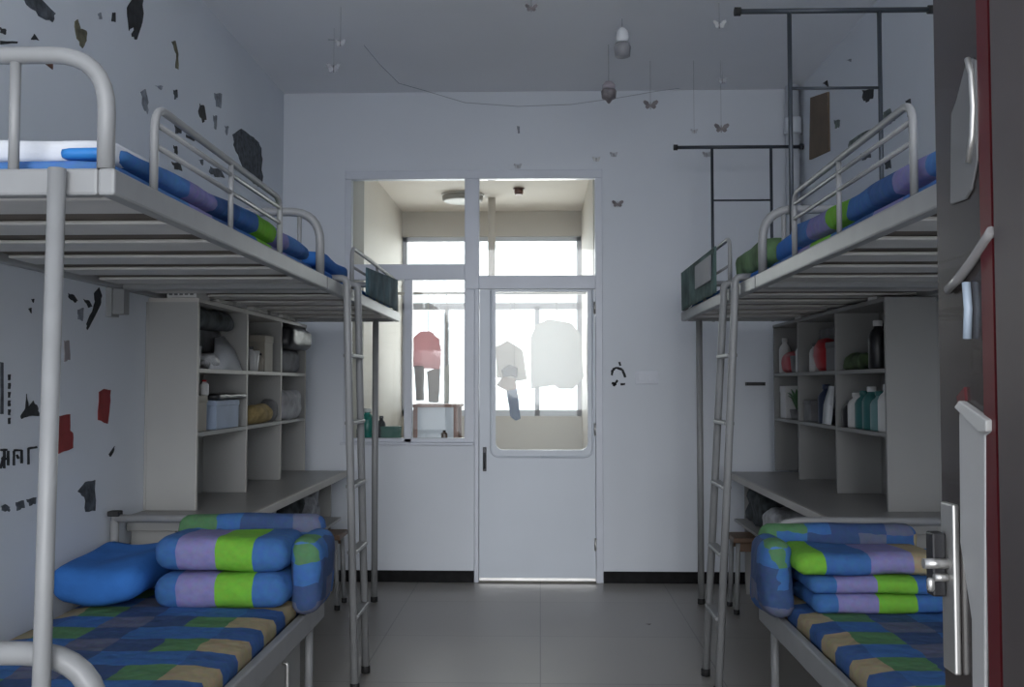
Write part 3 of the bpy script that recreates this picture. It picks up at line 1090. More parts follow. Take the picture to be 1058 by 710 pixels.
# on top of the left shelf unit
t = thing('carton', 'flat white printed box at the near end of the left shelf top', 'box', (-1.56, 4.33, TOPZ), GL)
m = MB(); m.box(-1.655, -1.50, 4.25, 4.42, TOPZ - 0.0005, TOPZ + 0.03)
m = MB(); m.box(-1.63, -1.50, 4.245, 4.42, 1.6745, 1.706)
m.build('body', PLAST_W, t, bevel=0.002)
for k in range(5):
    m = MB(); m.box(-1.62 + k * 0.023, -1.605 + k * 0.023, 4.2435, 4.2452, 1.685, 1.693)
    m.build('printed_mark', GREYC, t)
for k in range(7):
    m = MB()
    y = 4.5 + k * 0.2
    m.box(-1.68, -1.475 + 0.012 * (k % 3), y, y + 0.17, TOPZ, TOPZ + 0.016 + 0.006 * (k % 2), rz=0.08 * ((k % 3) - 1))
    o = m.build('magazine', mat('magazine_paper_%d' % (k % 3), ((0.42, 0.41, 0.38), (0.3, 0.3, 0.3), (0.48, 0.47, 0.45))[k % 3], 0.6, var=0.2), bevel=0.002)
    tag(o, ['magazine on the left shelf top, right behind the white box', 'second magazine behind the white box on the left shelf top',
            'third magazine from the white box on the left shelf top', 'middle magazine of the row on the left shelf top',
            'third magazine from the far end of the left shelf top', 'last but one magazine of the row on the left shelf top',
            'magazine at the far end of the left shelf top'][k], 'magazine', 'magazines on the left shelf top')

# right unit: far column
bottle(1.535, 6.22, S2, 0.22, 0.035, PLAST_W, PLAST_W, 'tall white bottle at the far end of the upper right shelf', GR)
lump('carrier_bag', 1.495, 1.6, 5.96, 6.17, S2, S2 + 0.13, PLAST_R, 'red bag in the upper far compartment of the right shelf', 'bag', amp=0.012, seed=2, group=GR)
bottle(1.53, 5.80, S2, 0.18, 0.036, PLAST_W, PLAST_W, 'white bottle beside the divider in the upper far right compartment', GR)
cup(1.53, 5.91, S2, 0.1, 0.04, GREYC, 'grey cup between red bag and white bottle on the right shelf', GR)
# middle column
m = MB(); m.lathe((1.545, 5.36, S2), [(0.06, 0), (0.095, 0.03), (0.115, 0.08), (0.11, 0.13), (0.07, 0.17), (0.02, 0.18)], 20, sx=0.55)
t = tag(m.build('red_helmet', PLAST_R), 'round red ball-shaped bag in the upper middle right compartment', 'bag', GR)
t.name = 'round_bag'
carton(1.55, 5.13, S2, 0.1, 0.16, 0.15, PLAST_K, 'black box beside the red round bag on the right shelf', group=GR)
bottle(1.53, 5.52, S2, 0.16, 0.032, PLAST_W, GREYC, 'white bottle beside the red round bag on the right shelf', GR)
carton(1.61, 5.4, S2, 0.03, 0.5, 0.24, GREYC, 'grey flat box behind the red round bag on the right shelf', group=GR)
# near column
bottle(1.53, 4.50, S2, 0.22, 0.042, PLAST_K, PLAST_W, 'black bottle with white cap in the upper near right compartment', GR)
lump('folded_cloth', 1.50, 1.62, 4.60, 4.95, S2, S2 + 0.075, mat('dull_green_cloth', (0.06, 0.1, 0.04), 0.9, var=0.6, scale=14), 'green-black cloth beside the black bottle on the right shelf', 'cloth', amp=0.02, seed=5, group=GR)
t = thing('table_lamp', 'small dark lamp with tilted head behind the black bottle on the right shelf', 'lamp', (1.6, 4.66, S2), GR)
m = MB(); m.lathe((1.63, 4.66, S2), [(0.03, 0.075), (0.03, 0.08), (0.01, 0.085)]); m.tube([(1.63, 4.66, S2), (1.63, 4.66, S2 + 0.2)], 0.006); m.build('stem', PLAST_K, t)
m = MB(); m.tube([(1.60, 4.58, S2 + 0.2), (1.62, 4.76, S2 + 0.16)], [0.02, 0.035], 12); m.build('lamp_shade', PLAST_K, t)
bottle(1.62, 6.08, S2, 0.2, 0.03, PLAST_K, PLAST_R, 'dark bottle with red cap behind the red bag on the right shelf', GR)
bottle(1.60, 5.25, S2, 0.24, 0.025, GREYC, PLAST_W, 'tall grey bottle behind the black box on the right shelf', GR)
bottle(1.60, 4.60, S2, 0.12, 0.03, PLAST_W, PLAST_W, 'small white bottle behind the green-black cloth on the right shelf', GR)
# lower row
t = thing('potted_plant', 'small green potted plant in the lower far compartment of the right shelf', 'plant', (1.54, 5.95, S1), GR)
m = MB(); m.lathe((1.54, 5.95, S1), [(0.035, 0), (0.045, 0.06), (0.04, 0.06), (0.035, 0.05)]); m.build('pot', GREYC, t)
m = MB()
for k in range(14):
    a = k * 2.4
    d = Vector((math.cos(a) * 0.6, math.sin(a), 0))
    b0 = Vector((1.54, 5.95, S1 + 0.05))
    tip = b0 + d * 0.09 + Vector((0, 0, 0.05 + 0.1 * ((k * 7) % 5) / 5))
    mid = (b0 + tip) / 2 + Vector((0, 0, 0.03))
    n = Vector((-d.y, d.x, 0)) * 0.014
    m.sheet([[b0 - n * 0.3, b0 + n * 0.3], [mid - n, mid + n], [tip - n * 0.2, tip + n * 0.2]], 0.0015)
m.build('foliage', LEAF, t)
carton(1.555, 6.18, S1, 0.09, 0.13, 0.2, PLAST_W, 'pale carton at the far end of the lower right shelf', group=GR)
carton(1.54, 5.6, S1, 0.07, 0.14, 0.12, GREYC, 'grey carton in the lower middle right compartment', group=GR)
bottle(1.535, 5.33, S1, 0.21, 0.045, PLAST_B, PLAST_B, 'navy bottle in the lower middle right compartment', GR)
m = MB(); m.sheet([[(1.51, 5.16, S1), (1.51, 5.26, S1)], [(1.515, 5.14, S1 + 0.1), (1.515, 5.25, S1 + 0.1)], [(1.53, 5.17, S1 + 0.2), (1.53, 5.20, S1 + 0.2)]], 0.02)
tag(m.build('paper_packet', WHITEC), 'white packet leaning beside the navy bottle on the right shelf', 'packet', GR)
for k, (yy, hh, mt, cp, lab) in enumerate((
        (4.92, 0.13, PLAST_K, GREYC, 'small black bottle at the divider in the lower near right compartment'),
        (4.83, 0.17, PLAST_W, PLAST_W, 'white bottle beside the small black one in the lower near right compartment'),
        (4.72, 0.18, PLAST_T, PLAST_T, 'teal bottle beside the white one in the lower near right compartment'),
        (4.61, 0.20, PLAST_T, PLAST_W, 'teal bottle with white cap in the lower near right compartment'),
        (4.50, 0.18, mat('pale_teal_plastic', (0.14, 0.26, 0.27), 0.35), PLAST_T, 'pale teal bottle in the lower near right compartment'),
        (4.40, 0.21, PLAST_W, PLAST_W, 'tall white bottle nearest the camera in the lower right compartment'))):
    bottle(1.535, yy, S1, hh, 0.042, mt, cp, lab, GR)
# on top of right unit
for k, (yy, lab) in enumerate(((4.46, 'white crumpled packet at the near end of the right shelf top'), (5.75, 'white crumpled packet at the far end of the right shelf top'),
                               (5.1, 'white crumpled packet in the middle of the right shelf top'))):
    m = MB(); m.box(1.50, 1.58, yy, yy + 0.07, TOPZ, TOPZ + 0.02, rz=0.3)
    tag(m.build('packet', (PLAST_W, PLAST_W, GREYC)[k], bevel=0.004), lab.replace('white crumpled', 'grey crumpled') if k == 2 else lab, 'packet', 'packets on the right shelf top')

# ------------------------------------------------------------------ mosquito-net frames (right beds)
def net_frame(y, px, zl, lab):
    t = thing('net_frame', lab, 'net frame', (1.2, y, ZR1), 'mosquito net frames')
    (xa, xb, zt, v1, v2, zc) = px
    m = MB()
    m.tube([(xa, y, zt), (xb, y, zt)], 0.011, 8)
    bar = m.build('top_bar', NETM, t)
    for x in (xa, xb):
        m = MB(); m.tube([(x - 0.012, y, zt), (x + 0.012, y, zt)], 0.018, 8)
        m.build('end_cap', RUBBER, bar)
    for x in (v1, v2):
        m = MB(); m.tube([(x, y, zl), (x, y, zt)], 0.009, 8)
        m.build('upright', NETM, t)
    m = MB(); m.tube([(v1, y, zc), (v2, y, zc)], 0.006, 8)
    m.build('cross_bar', NETM, t)


p = lambda x, y, Y: at_y(x, y, Y)
yn = Y2 + 0.03
net_frame(yn, (p(698, 152, yn).x, p(828, 152, yn).x, p(760, 152, yn).z, p(736, 200, yn).x, p(797, 200, yn).x, p(760, 207, yn).z), ZR0,
          'dark metal net frame at the far end of the right loft bed')
yn = Y1 - 0.055
net_frame(yn, (p(762, 11, yn).x, p(962, 11, yn).x, p(860, 11, yn).z, p(816, 60, yn).x, p(909, 60, yn).x, p(860, 91, yn).z), 1.70,
          'dark metal net frame at the far end of the right upper bunk')

# corner pipe, brown card
m = MB()
m.tube([(1.655, 6.43, 0.0), (1.655, 6.43, ZC)], 0.045, 16)
m.lathe((1.655, 6.43, 0), [(0.055, 2.93), (0.058, 2.94), (0.058, 3.03), (0.055, 3.04)])
tag(m.build('drain_pipe', PIPE), 'white drain pipe in the corner right of the door wall', 'pipe')
a, b = at_x(840, 100, XW), at_x(856, 163, XW)
m = MB()
A, B_, C_, D_ = at_x(839, 101, XW), at_x(857, 95, XW), at_x(858, 156, XW), at_x(838, 165, XW)
m.prism([A, B_, C_, D_], (-0.012, 0, 0))
tag(m.build('cardboard_sheet', mat('brown_cardboard', (0.17, 0.125, 0.085), 0.8, var=0.15)), 'brown cardboard sheet stuck high on the right wall', 'cardboard')

# ------------------------------------------------------------------ wall scraps
def ragged(pts, k=3, amp=1.2, seed=0):
    rnd = random.Random(seed)
    out = []
    n = len(pts)
    for i in range(n):
        a, b = pts[i], pts[(i + 1) % n]
        out.append(a)
        for j in range(1, k):
            t = j / k
            out.append((a[0] + (b[0] - a[0]) * t + rnd.uniform(-amp, amp), a[1] + (b[1] - a[1]) * t + rnd.uniform(-amp, amp)))
    return out


INK = mat('torn_black_print', (0.022, 0.024, 0.028), 0.8, var=0.6, scale=25)
SMUDGE = mat('grey_smudge', (0.25, 0.27, 0.31), 0.9, var=0.4, scale=25)
OLIVE = mat('olive_smudge', (0.16, 0.15, 0.10), 0.9, var=0.5, scale=25)
RUST = mat('rust_print', (0.12, 0.05, 0.03), 0.8, var=0.4, scale=20)
REDP = mat('faded_red_paper', (0.27, 0.03, 0.03), 0.75, var=0.25, scale=10)
DKG = mat('dark_grey_print_and_shadow', (0.07, 0.08, 0.095), 0.85, var=0.6, scale=30)
GRN = mat('grey_green_smudge', (0.15, 0.18, 0.17), 0.9, var=0.5, scale=25)


SCRAP_GROUP = 'torn sticker scraps on the left wall'


def scrap(polys, mt, lab, plane=-1, group=None, amp=1.0, seed=1, name='wall_sticker_or_shadow', cat='sticker'):
    m = MB()
    for q, pts in enumerate(polys):
        pts = ragged(pts, 3, amp, seed + q)
        if plane == 'b':
            m.prism([at_y(x, y, YB) for x, y in pts], (0, -0.002, 0))
        else:
            m.prism([at_x(x, y, plane * XW) for x, y in pts], (-plane * 0.0025, 0, 0))
    o = m.build(name, mt)
    return tag(o, lab, cat, group)


G = SCRAP_GROUP
scrap([[(20, -4), (40, -3), (57, 14), (54, 23), (44, 19), (32, 9)]], DKG, 'dark leaf-shaped sticker at the top left corner of the left wall', group=G)
scrap([[(0, 28), (6, 31), (5, 36), (0, 34)]], INK, 'small black scrap at the left edge above the near headboard', group=G)
scrap([[(0, 42), (18, 43), (17, 45), (0, 46)]], INK, 'thin black strip lying along the top of the near left headboard', group=G, amp=0.4)
scrap([[(32, 41), (35, 35), (40, 42)]], INK, 'small black triangle just above the near left headboard', group=G)
scrap([[(39, 61), (54, 61), (54, 72)]], RUST, 'brown triangular scrap seen inside the near left headboard loop', group=G)
scrap([[(131, 8), (137, -2), (148, -2), (147, 22), (141, 41), (136, 38), (138, 28), (133, 32)]], INK,
      'tall ragged black sticker high on the left wall, left of the ceiling corner', group=G)
scrap([[(116, 13), (119, 13), (119, 23), (115, 22)]], INK, 'tiny upright black fleck left of the tall ragged sticker', group=G, amp=0.3)
scrap([[(77, 22), (80, 20), (83, 30), (89, 32), (89, 42), (85, 50), (79, 40)]], OLIVE, 'beige-brown smear right above the near left headboard', group=G)
scrap([[(101, 14), (104, 13), (105, 20), (102, 20)]], SMUDGE, 'small grey fleck left of the tall ragged black sticker', group=G)
scrap([[(177, 43), (181, 42), (184, 56), (184, 72), (181, 70), (182, 56)]], OLIVE, 'thin curved olive streak on the upper left wall', group=G, amp=0.4)
scrap([[(145, 95), (150, 92), (153, 106), (152, 118), (148, 112)]], SMUDGE, 'grey smudge left of the left guard rail top', group=G)
scrap([[(179, 93), (183, 93), (183, 101), (180, 103)]], DKG, 'small dark fleck right above the left guard rail corner', group=G)
scrap([[(160, 88), (168, 89), (166, 93)]], SMUDGE, 'flat pale grey fleck above the near post of the left guard rail', group=G)
scrap([[(206, 107), (211, 110), (213, 124), (209, 127), (205, 117)]], INK, 'small black sticker over the left guard rail, first in the row of scraps', group=G)
scrap([[(221, 96), (229, 97), (228, 112), (223, 110)]], SMUDGE, 'faint grey smudge right of the small black sticker over the left guard', group=G)
scrap([[(220, 119), (224, 120), (223, 134), (221, 133)]], SMUDGE, 'narrow upright grey smudge left of the large dark square sticker', group=G)
scrap([[(232, 130), (236, 131), (234, 140)]], SMUDGE, 'tiny grey fleck beside the large dark square sticker', group=G)
scrap([[(240, 139), (249, 133), (262, 142), (268, 150), (271, 164), (270, 194), (262, 190), (252, 176), (246, 160), (241, 150)]], DKG,
      'large dark torn square sticker on the left wall near the back corner', group=G, amp=1.6)
scrap([[(180, 126), (187, 126), (187, 138), (181, 138)]], INK, 'square black scrap just under the left guard rail top bar', group=G)
scrap([[(179, 150), (183, 152), (183, 160), (180, 158)]], INK, 'small black scrap behind the middle bar of the left guard rail', group=G)
scrap([[(177, 167), (186, 169), (188, 177), (180, 175)]], INK, 'black scrap low behind the near end of the left guard rail', group=G)
scrap([[(192, 139), (202, 143), (200, 146), (192, 142)]], INK, 'slim black dash behind the left guard rail', group=G, amp=0.4)
scrap([[(217, 172), (228, 176), (232, 184), (222, 183), (216, 178)]], DKG, 'wide dark scrap low behind the middle of the left guard rail', group=G)
scrap([[(205, 165), (210, 165), (209, 171)]], DKG, 'tiny dark fleck low behind the left guard rail', group=G)
scrap([[(97, 303), (102, 297), (105, 306), (103, 316), (96, 330), (90, 341), (89, 335), (95, 322), (98, 312)]], INK, 'black slanted stroke under the left upper bunk', group=G, amp=0.6)
scrap([[(70, 303), (76, 305), (80, 311), (77, 313), (71, 308)]], INK, 'black dab next to the near left post under the bunk', group=G, amp=0.6)
scrap([[(86, 309), (92, 311), (95, 317), (91, 318)]], INK, 'black dab touching the left of the slanted stroke under the bunk', group=G, amp=0.6)
scrap([[(80, 320), (86, 318), (85, 332), (80, 330)]], SMUDGE, 'grey smudge beside the slanted stroke under the bunk', group=G)
scrap([[(32, 309), (35, 309), (34, 313)]], INK, 'small black dot left of the near left post, upper of two', group=G, amp=0.4)
scrap([[(29, 319), (32, 318), (32, 324)]], INK, 'small black dot left of the near left post, lower of two', group=G, amp=0.4)
scrap([[(66, 352), (71, 352), (72, 372), (66, 374)]], mat('faint_pink_smudge', (0.32, 0.29, 0.3), 0.9), 'faint pinkish smudge right of the near left post', group=G)
scrap([[(0, 374), (3, 375), (3, 428), (0, 428)]], DKG, 'tall thin dark strip at the left edge of the wall', group=G, amp=0.4)
scrap([[(8, 387 + 9 * k), (10.5, 387 + 9 * k), (10, 393 + 9 * k), (8, 393 + 9 * k)] for k in range(6)], INK, 'column of small black printed characters left of the boat-shaped sticker', group=G, amp=0.4, name='wall_lettering')
scrap([[(21, 430), (26, 422), (27, 407), (29, 421), (34, 414), (39, 422), (40, 430), (30, 430), (22, 433)]], INK,
      'boat-shaped black sticker left of the near left post', group=G, amp=0.6)
# torn characters on the left wall
st = []
def stroke(x0, y0, x1, y1, w=2.2):
    dx, dy = x1 - x0, y1 - y0
    L = math.hypot(dx, dy)
    nx, ny = -dy / L * w / 2, dx / L * w / 2
    st.append([(x0 + nx, y0 + ny), (x1 + nx, y1 + ny), (x1 - nx, y1 - ny), (x0 - nx, y0 - ny)])
for a in ((0, 465, 7, 465), (0, 484, 3, 472), (4, 465, 4, 484), (8, 466, 8, 481), (1, 474, 8, 474),
          (14, 466, 14, 481), (14, 465.5, 22, 465.5), (22, 465, 22, 479), (17, 470, 19, 474),
          (29, 463, 29, 480), (29, 463.5, 38, 462)):
    stroke(*a)
scrap(st, INK, 'row of torn black characters on the left wall beside the near left post', group=G, amp=0.35, name='wall_lettering', cat='lettering')
scrap([[(0, 524), (5, 521), (10, 524), (9, 529), (3, 528)]], DKG, 'torn dark scrap at the left edge below the black characters', group=G)
scrap([[(16, 519), (24, 517), (25, 525), (17, 528)]], DKG, 'squarish torn dark scrap below the black characters, middle of three', group=G)
scrap([[(27, 516), (37, 514), (36, 521), (30, 523)]], DKG, 'torn dark scrap below the black characters, touching the near left post', group=G)
scrap([[(59, 430), (72, 428), (72, 445), (75, 448), (75, 463), (60, 469)]], REDP, 'torn red paper stuck beside the near left post', group=G, amp=0.6)
scrap([[(102, 405), (107, 402), (114, 403), (113, 420), (111, 438), (101, 434)]], REDP, 'narrow red paper strip on the left wall under the bunk', group=G, amp=0.4)
scrap([[(112, 470), (116, 464), (118, 461), (117, 467), (114, 472)]], INK, 'tiny black tick below the narrow red strip', group=G, amp=0.3)
scrap([[(80, 508), (88, 498), (98, 496), (98, 528), (88, 529), (87, 514)]], DKG, 'painted dark shadow above the blue pillow on the left wall', group=G, amp=0.8)  # shadow on the wall, drawn as a flat dark patch
GRR = 'torn scraps on the right wall'
scrap([[(834, 62), (842, 61), (842, 66), (835, 66)]], INK, 'small black scrap high on the right wall inside the net frame', 1, GRR)
scrap([[(874, 62), (880, 61), (879, 64)]], SMUDGE, 'faint grey fleck high on the right wall inside the net frame', 1, GRR)
scrap([[(850, 86), (855, 83), (856, 90)]], INK, 'black dab just above the brown cardboard', 1, GRR)
scrap([[(891, 93), (903, 92), (902, 102), (895, 106), (892, 103)]], INK, 'square black scrap right of the brown cardboard', 1, GRR)
scrap([[(913, 116), (920, 112), (925, 125), (918, 129), (912, 124)]], GRN, 'grey-green smudge near the right guard rail top', 1, GRR)
scrap([[(878, 146), (890, 138), (906, 130), (914, 124), (915, 130), (900, 140), (884, 152), (876, 158)]], GRN, 'long slanting grey-green smear behind the right guard rail', 1, GRR)
scrap([[(862, 124), (868, 124), (867, 132), (863, 133)]], GRN, 'small grey-green fleck right of the brown cardboard', 1, GRR)
scrap([[(889, 159), (899, 155), (900, 163), (891, 166)]], DKG, 'dark fleck low behind the right guard rail', 1, GRR)
scrap([[(914, 166), (920, 164), (921, 174), (915, 175)]], DKG, 'dark fleck behind the right guard rail, lowest and nearest', 1, GRR)
scrap([[(939, 126), (944, 122), (945, 154), (940, 155)]], RUST, 'narrow rust-brown strip by the right guard post', 1, GRR)
scrap([[(936, 104), (941, 102), (942, 120), (938, 121)]], DKG, 'dark grey strip above the rust-brown strip', 1, GRR)

# marks on the door wall
st = []
for a in ((632, 388, 633, 382), (633, 382, 637, 380), (637, 380, 643, 382), (643, 382, 646, 390), (632, 396, 637, 397), (641, 397, 646, 397), (640, 374, 641, 378), (634, 399, 638, 393)):
    stroke(*a, w=2.4)
scrap(st, INK, 'black ring-shaped ink mark on the wall right of the door', 'b', amp=0.4)
t = thing('light_switch', 'pale grey switch plate on the wall right of the door', 'switch', at_y(667, 399, YB))
m = MB(); px_box(m, 656, 680, 383, 397, YB - 0.008, YB); m.build('plate', UPVC, t, bevel=0.002)
m = MB(); px_box(m, 659, 667, 386, 394, YB - 0.011, YB - 0.008); m.build('rocker', UPVC, t, bevel=0.001)
m = MB(); px_box(m, 669, 677, 386, 394, YB - 0.011, YB - 0.008); m.build('rocker', UPVC, t, bevel=0.001)
m = MB(); px_box(m, 770, 789, 395, 398.5, YB - 0.05, YB)
tag(m.build('wall_hook_rail', PLAST_K), 'small black hook rail on the back wall under the right loft bed', 'hook rail')
scrap([[(534, 130), (537, 131), (537, 138), (535, 138)]], SMUDGE, 'tiny grey fleck above the transom window', 'b', amp=0.3)


# butterflies on the wall and hanging ornaments
FLY = mat('grey_white_film', (0.46, 0.47, 0.50), 0.35, var=0.3, scale=30)
FLYD = mat('grey_brown_film', (0.22, 0.20, 0.21), 0.6, var=0.4, scale=30)


def butterfly(px, py, Y, w, lab, mt=FLY, body=True, string=False, tilt=0.4, group='butterfly ornaments'):
    c_ = at_y(px, py, Y)
    t = thing('butterfly_ornament', lab, 'ornament', c_, group)
    for s in (-1, 1):
        m = MB()
        prof = [(0.0, -0.05), (0.35, 0.42), (0.8, 0.55), (1.0, 0.32), (0.82, 0.02), (0.62, -0.08), (0.72, -0.32), (0.45, -0.52), (0.15, -0.34)]
        pts = []
        for a, b in prof:
            pts.append(c_ + Vector((s * a * w / 2 * math.cos(tilt), -0.004 - a * w / 2 * math.sin(tilt), b * w / 2)))
        m.prism(pts, (0, -0.0015, 0))
        m.build('wing', mt, t)
    m = MB()
    m.tube([c_ + Vector((0, -0.004, -0.25 * w)), c_ + Vector((0, -0.004, 0.02 * w)), c_ + Vector((0, -0.004, 0.22 * w))], [0.002, 0.004, 0.002], 6)
    m.build('body', FLYD, t)
    if string:
        m = MB()
        m.tube([c_ + Vector((0, -0.004, 0)), (c_.x, c_.y - 0.004, ZC)], 0.0008, 5)
        m.build('thread', GREYC, t)


butterfly(638, 211, YB, 0.085, 'grey butterfly on the wall right of the transom window', FLYD)
butterfly(616, 165, YB, 0.06, 'small white butterfly at the top right corner of the transom frame', PLAST_W)
butterfly(535, 172, YB - 0.012, 0.06, 'small white butterfly on the middle of the transom frame head', FLY)
butterfly(634, 160, YB, 0.06, 'faint grey butterfly beside the top right corner of the transom frame', FLY)
butterfly(672, 109, 5.9, 0.10, 'dark butterfly on a thread in front of the back wall', FLYD, string=True)
butterfly(745, 133, 5.9, 0.10, 'grey butterfly on a thread above the right net frame', FLYD, string=True)
butterfly(717, 136, 5.9, 0.05, 'tiny grey butterfly on a thread at the right net frame top', FLY, string=True)
butterfly(730, 160, YB, 0.07, 'pale butterfly on the wall behind the right net frame', FLY)
butterfly(345, 71, 5.3, 0.085, 'white butterfly on a thread at the left of the ceiling', FLY, string=True)
butterfly(352, 45, 5.0, 0.06, 'smaller grey butterfly on a thread at the left of the ceiling', FLY, string=True)
butterfly(743, 26, 5.0, 0.075, 'white butterfly on a thread at the right of the ceiling', PLAST_W, string=True)
butterfly(746, 84, 5.9, 0.06, 'faint grey butterfly on a thread over the ceiling corner at right', FLY, string=True)
butterfly(549, 9, 4.9, 0.07, 'grey butterfly on a thread at the top middle of the ceiling', FLYD, string=True)
# hanging lantern
c_ = at_y(643, 45, 5.2)
t = thing('hanging_lantern', 'grey and white lantern hanging from the ceiling right of centre', 'ornament', c_)
m = MB(); m.lathe(c_, [(0.012, -0.08), (0.04, -0.07), (0.045, -0.02), (0.035, 0.0), (0.01, 0.005)]); m.build('lower_cup', mat('frosted_grey', (0.3, 0.3, 0.32), 0.4), t)
m = MB(); m.lathe(c_, [(0.03, 0.006), (0.036, 0.03), (0.034, 0.06), (0.02, 0.08), (0.006, 0.09)]); m.build('upper_cup', mat('shiny_white', (0.85, 0.87, 0.9), 0.12, coat=0.5), t)
m = MB(); m.tube([c_ + Vector((0, 0, 0.085)), (c_.x, c_.y, ZC)], 0.0015, 6); m.build('thread', GREYC, t)
c_ = at_y(629, 98, 5.6)
t = thing('hanging_lantern', 'small dark pendant lantern hanging in front of the back wall', 'ornament', c_)
m = MB(); m.lathe(c_, [(0.006, -0.05), (0.02, -0.03), (0.04, -0.02), (0.044, 0.02), (0.038, 0.03)]); m.build('lower_cup', FLYD, t)
m = MB(); m.lathe(c_, [(0.037, 0.03), (0.038, 0.055), (0.02, 0.075), (0.004, 0.08)]); m.build('upper_cup', mat('faded_pink', (0.42, 0.38, 0.42), 0.6), t)
m = MB(); m.tube([c_ + Vector((0, 0, 0.075)), (c_.x, c_.y, ZC)], 0.0012, 6); m.build('thread', GREYC, t)
# slack string of the decoration
pts = []
keys = [(339, 41), (372, 42), (392, 66), (412, 86), (440, 94), (480, 106), (535, 110), (590, 108), (640, 101), (680, 94), (712, 90)]
for k, (x, y) in enumerate(keys):
    pts.append(at_y(x, y, 5.45 + (YB - 5.46) * k / (len(keys) - 1)))
pts[0].z = min(pts[0].z, ZC - 0.003)
m = MB(); m.tube(pts, 0.0018, 6)
tag(m.build('hanging_string', mat('string_grey', (0.26, 0.28, 0.32), 0.9)), 'slack grey string sagging between ceiling and back wall', 'string')

# ------------------------------------------------------------------ the entrance door (open, at the right)
d2 = bpy.data.objects.new('door_2', None)
COL.objects.link(d2)
FX = 0.60
d2.location = (FX, 0.62, 0)
d2['kind'] = 'structure'
fy = lambda px: at_x(px, 397, FX).y
fz = lambda px, py: at_x(px, py, FX).z
m = MB()
m.box(FX, FX + 0.05, 0.62, fy(970), 0.008, 2.1)
m.build('door_leaf', LBROWN, d2, bevel=0.004)


def face_poly(m, pts, h, off=0.0):
    m.prism([at_x(x, y, FX) - Vector((off, 0, 0)) for x, y in pts], (-h, 0, 0))


m = MB()
m.box(FX - 0.004, FX, fy(1031), fy(1019), 0.02, 2.09)
m.build('edge_strip', REDM, d2)
m = MB()
m.box(FX - 0.006, FX, 0.68, fy(1034), 0.02, 2.09)
m.build('door_panel', mat('brown_grey_panel', (0.085, 0.072, 0.07), 0.35, var=0.15, scale=4, coat=0.2), d2, bevel=0.003)
# upper inset; the bright curved strip on it is a modelled window highlight
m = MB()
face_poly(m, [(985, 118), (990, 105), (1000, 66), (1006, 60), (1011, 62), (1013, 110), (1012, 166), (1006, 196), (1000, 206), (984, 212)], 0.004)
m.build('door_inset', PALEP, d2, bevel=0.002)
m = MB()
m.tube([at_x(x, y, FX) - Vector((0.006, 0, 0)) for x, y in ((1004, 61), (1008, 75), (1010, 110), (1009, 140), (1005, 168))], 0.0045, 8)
m.build('highlight_strip', STEELP, d2)
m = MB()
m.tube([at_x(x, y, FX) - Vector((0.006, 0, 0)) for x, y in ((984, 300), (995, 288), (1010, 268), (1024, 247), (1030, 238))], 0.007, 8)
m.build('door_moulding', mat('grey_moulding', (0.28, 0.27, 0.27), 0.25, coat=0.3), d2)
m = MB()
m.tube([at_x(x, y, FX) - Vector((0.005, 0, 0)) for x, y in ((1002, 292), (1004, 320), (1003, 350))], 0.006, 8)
m.build('highlight_strip', mat('blue_grey_highlight', (0.42, 0.5, 0.6), 0.2), d2)  # second highlight on the glossy door, built as a pale rounded strip
# lower raised panel and cap, window reflection put into their pale colour
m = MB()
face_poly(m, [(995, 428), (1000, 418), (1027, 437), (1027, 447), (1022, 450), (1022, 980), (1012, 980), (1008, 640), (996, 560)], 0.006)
m.build('lower_panel', mat('reflection_pale_panel', (0.40, 0.40, 0.40), 0.35, var=0.05), d2, bevel=0.002)
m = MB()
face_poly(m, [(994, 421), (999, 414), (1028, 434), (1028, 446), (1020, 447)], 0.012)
m.build('panel_cap', mat('reflection_pale_cap', (0.5, 0.5, 0.49), 0.35), d2, bevel=0.002)
m = MB()
face_poly(m, [(991, 410), (999, 400), (1000, 414), (993, 424)], 0.004)
m.build('red_tab', REDM, d2)
# lock plate and handle
m = MB()
ya, yb = fy(989), fy(976)
zt_, zb_ = fz(982, 519), fz(982, 690)
m.box(FX - 0.010, FX, ya, yb, zb_, zt_)
lp = m.build('lock_plate', STEELP, d2, bevel=0.003)
hz = fz(976, 578)
hy = fy(983)
m = MB()
m.tube(rounded([(FX - 0.01, hy, hz), (FX - 0.055, hy, hz), (FX - 0.055, hy - 0.012, hz)], 0.01, 4), 0.007, 10)
m.tube([(FX - 0.055, hy, hz), (FX - 0.055, hy - 0.1, hz)], 0.007, 10)
m.bm.clear()
m.tube([(FX - 0.01, hy, hz), (FX - 0.045, hy, hz)], 0.0075, 10)
m.build('handle', STEELP, lp)
m = MB()
m.box(FX - 0.048, FX - 0.0102, hy - 0.008, hy + 0.02, fz(976, 612), fz(976, 548))
m.box(FX - 0.045, FX - 0.0102, hy - 0.006, hy + 0.01, fz(976, 612), fz(976, 560))
m.bm.clear()
m.box(FX - 0.03, FX - 0.0102, hy + 0.004, hy + 0.03, fz(976, 612), fz(976, 548))
m.build('lock_case', PLAST_K, lp, bevel=0.003)
m = MB()
m.tube([(FX - 0.03, hy, fz(976, 592)), (FX - 0.0105, hy, fz(976, 592))], 0.006, 8)
m.lathe((FX - 0.035, hy, fz(976, 606)), [(0.003, 0), (0.006, 0.004), (0.006, 0.016), (0.003, 0.02)], 8)
m.build('key', STEELP, lp)

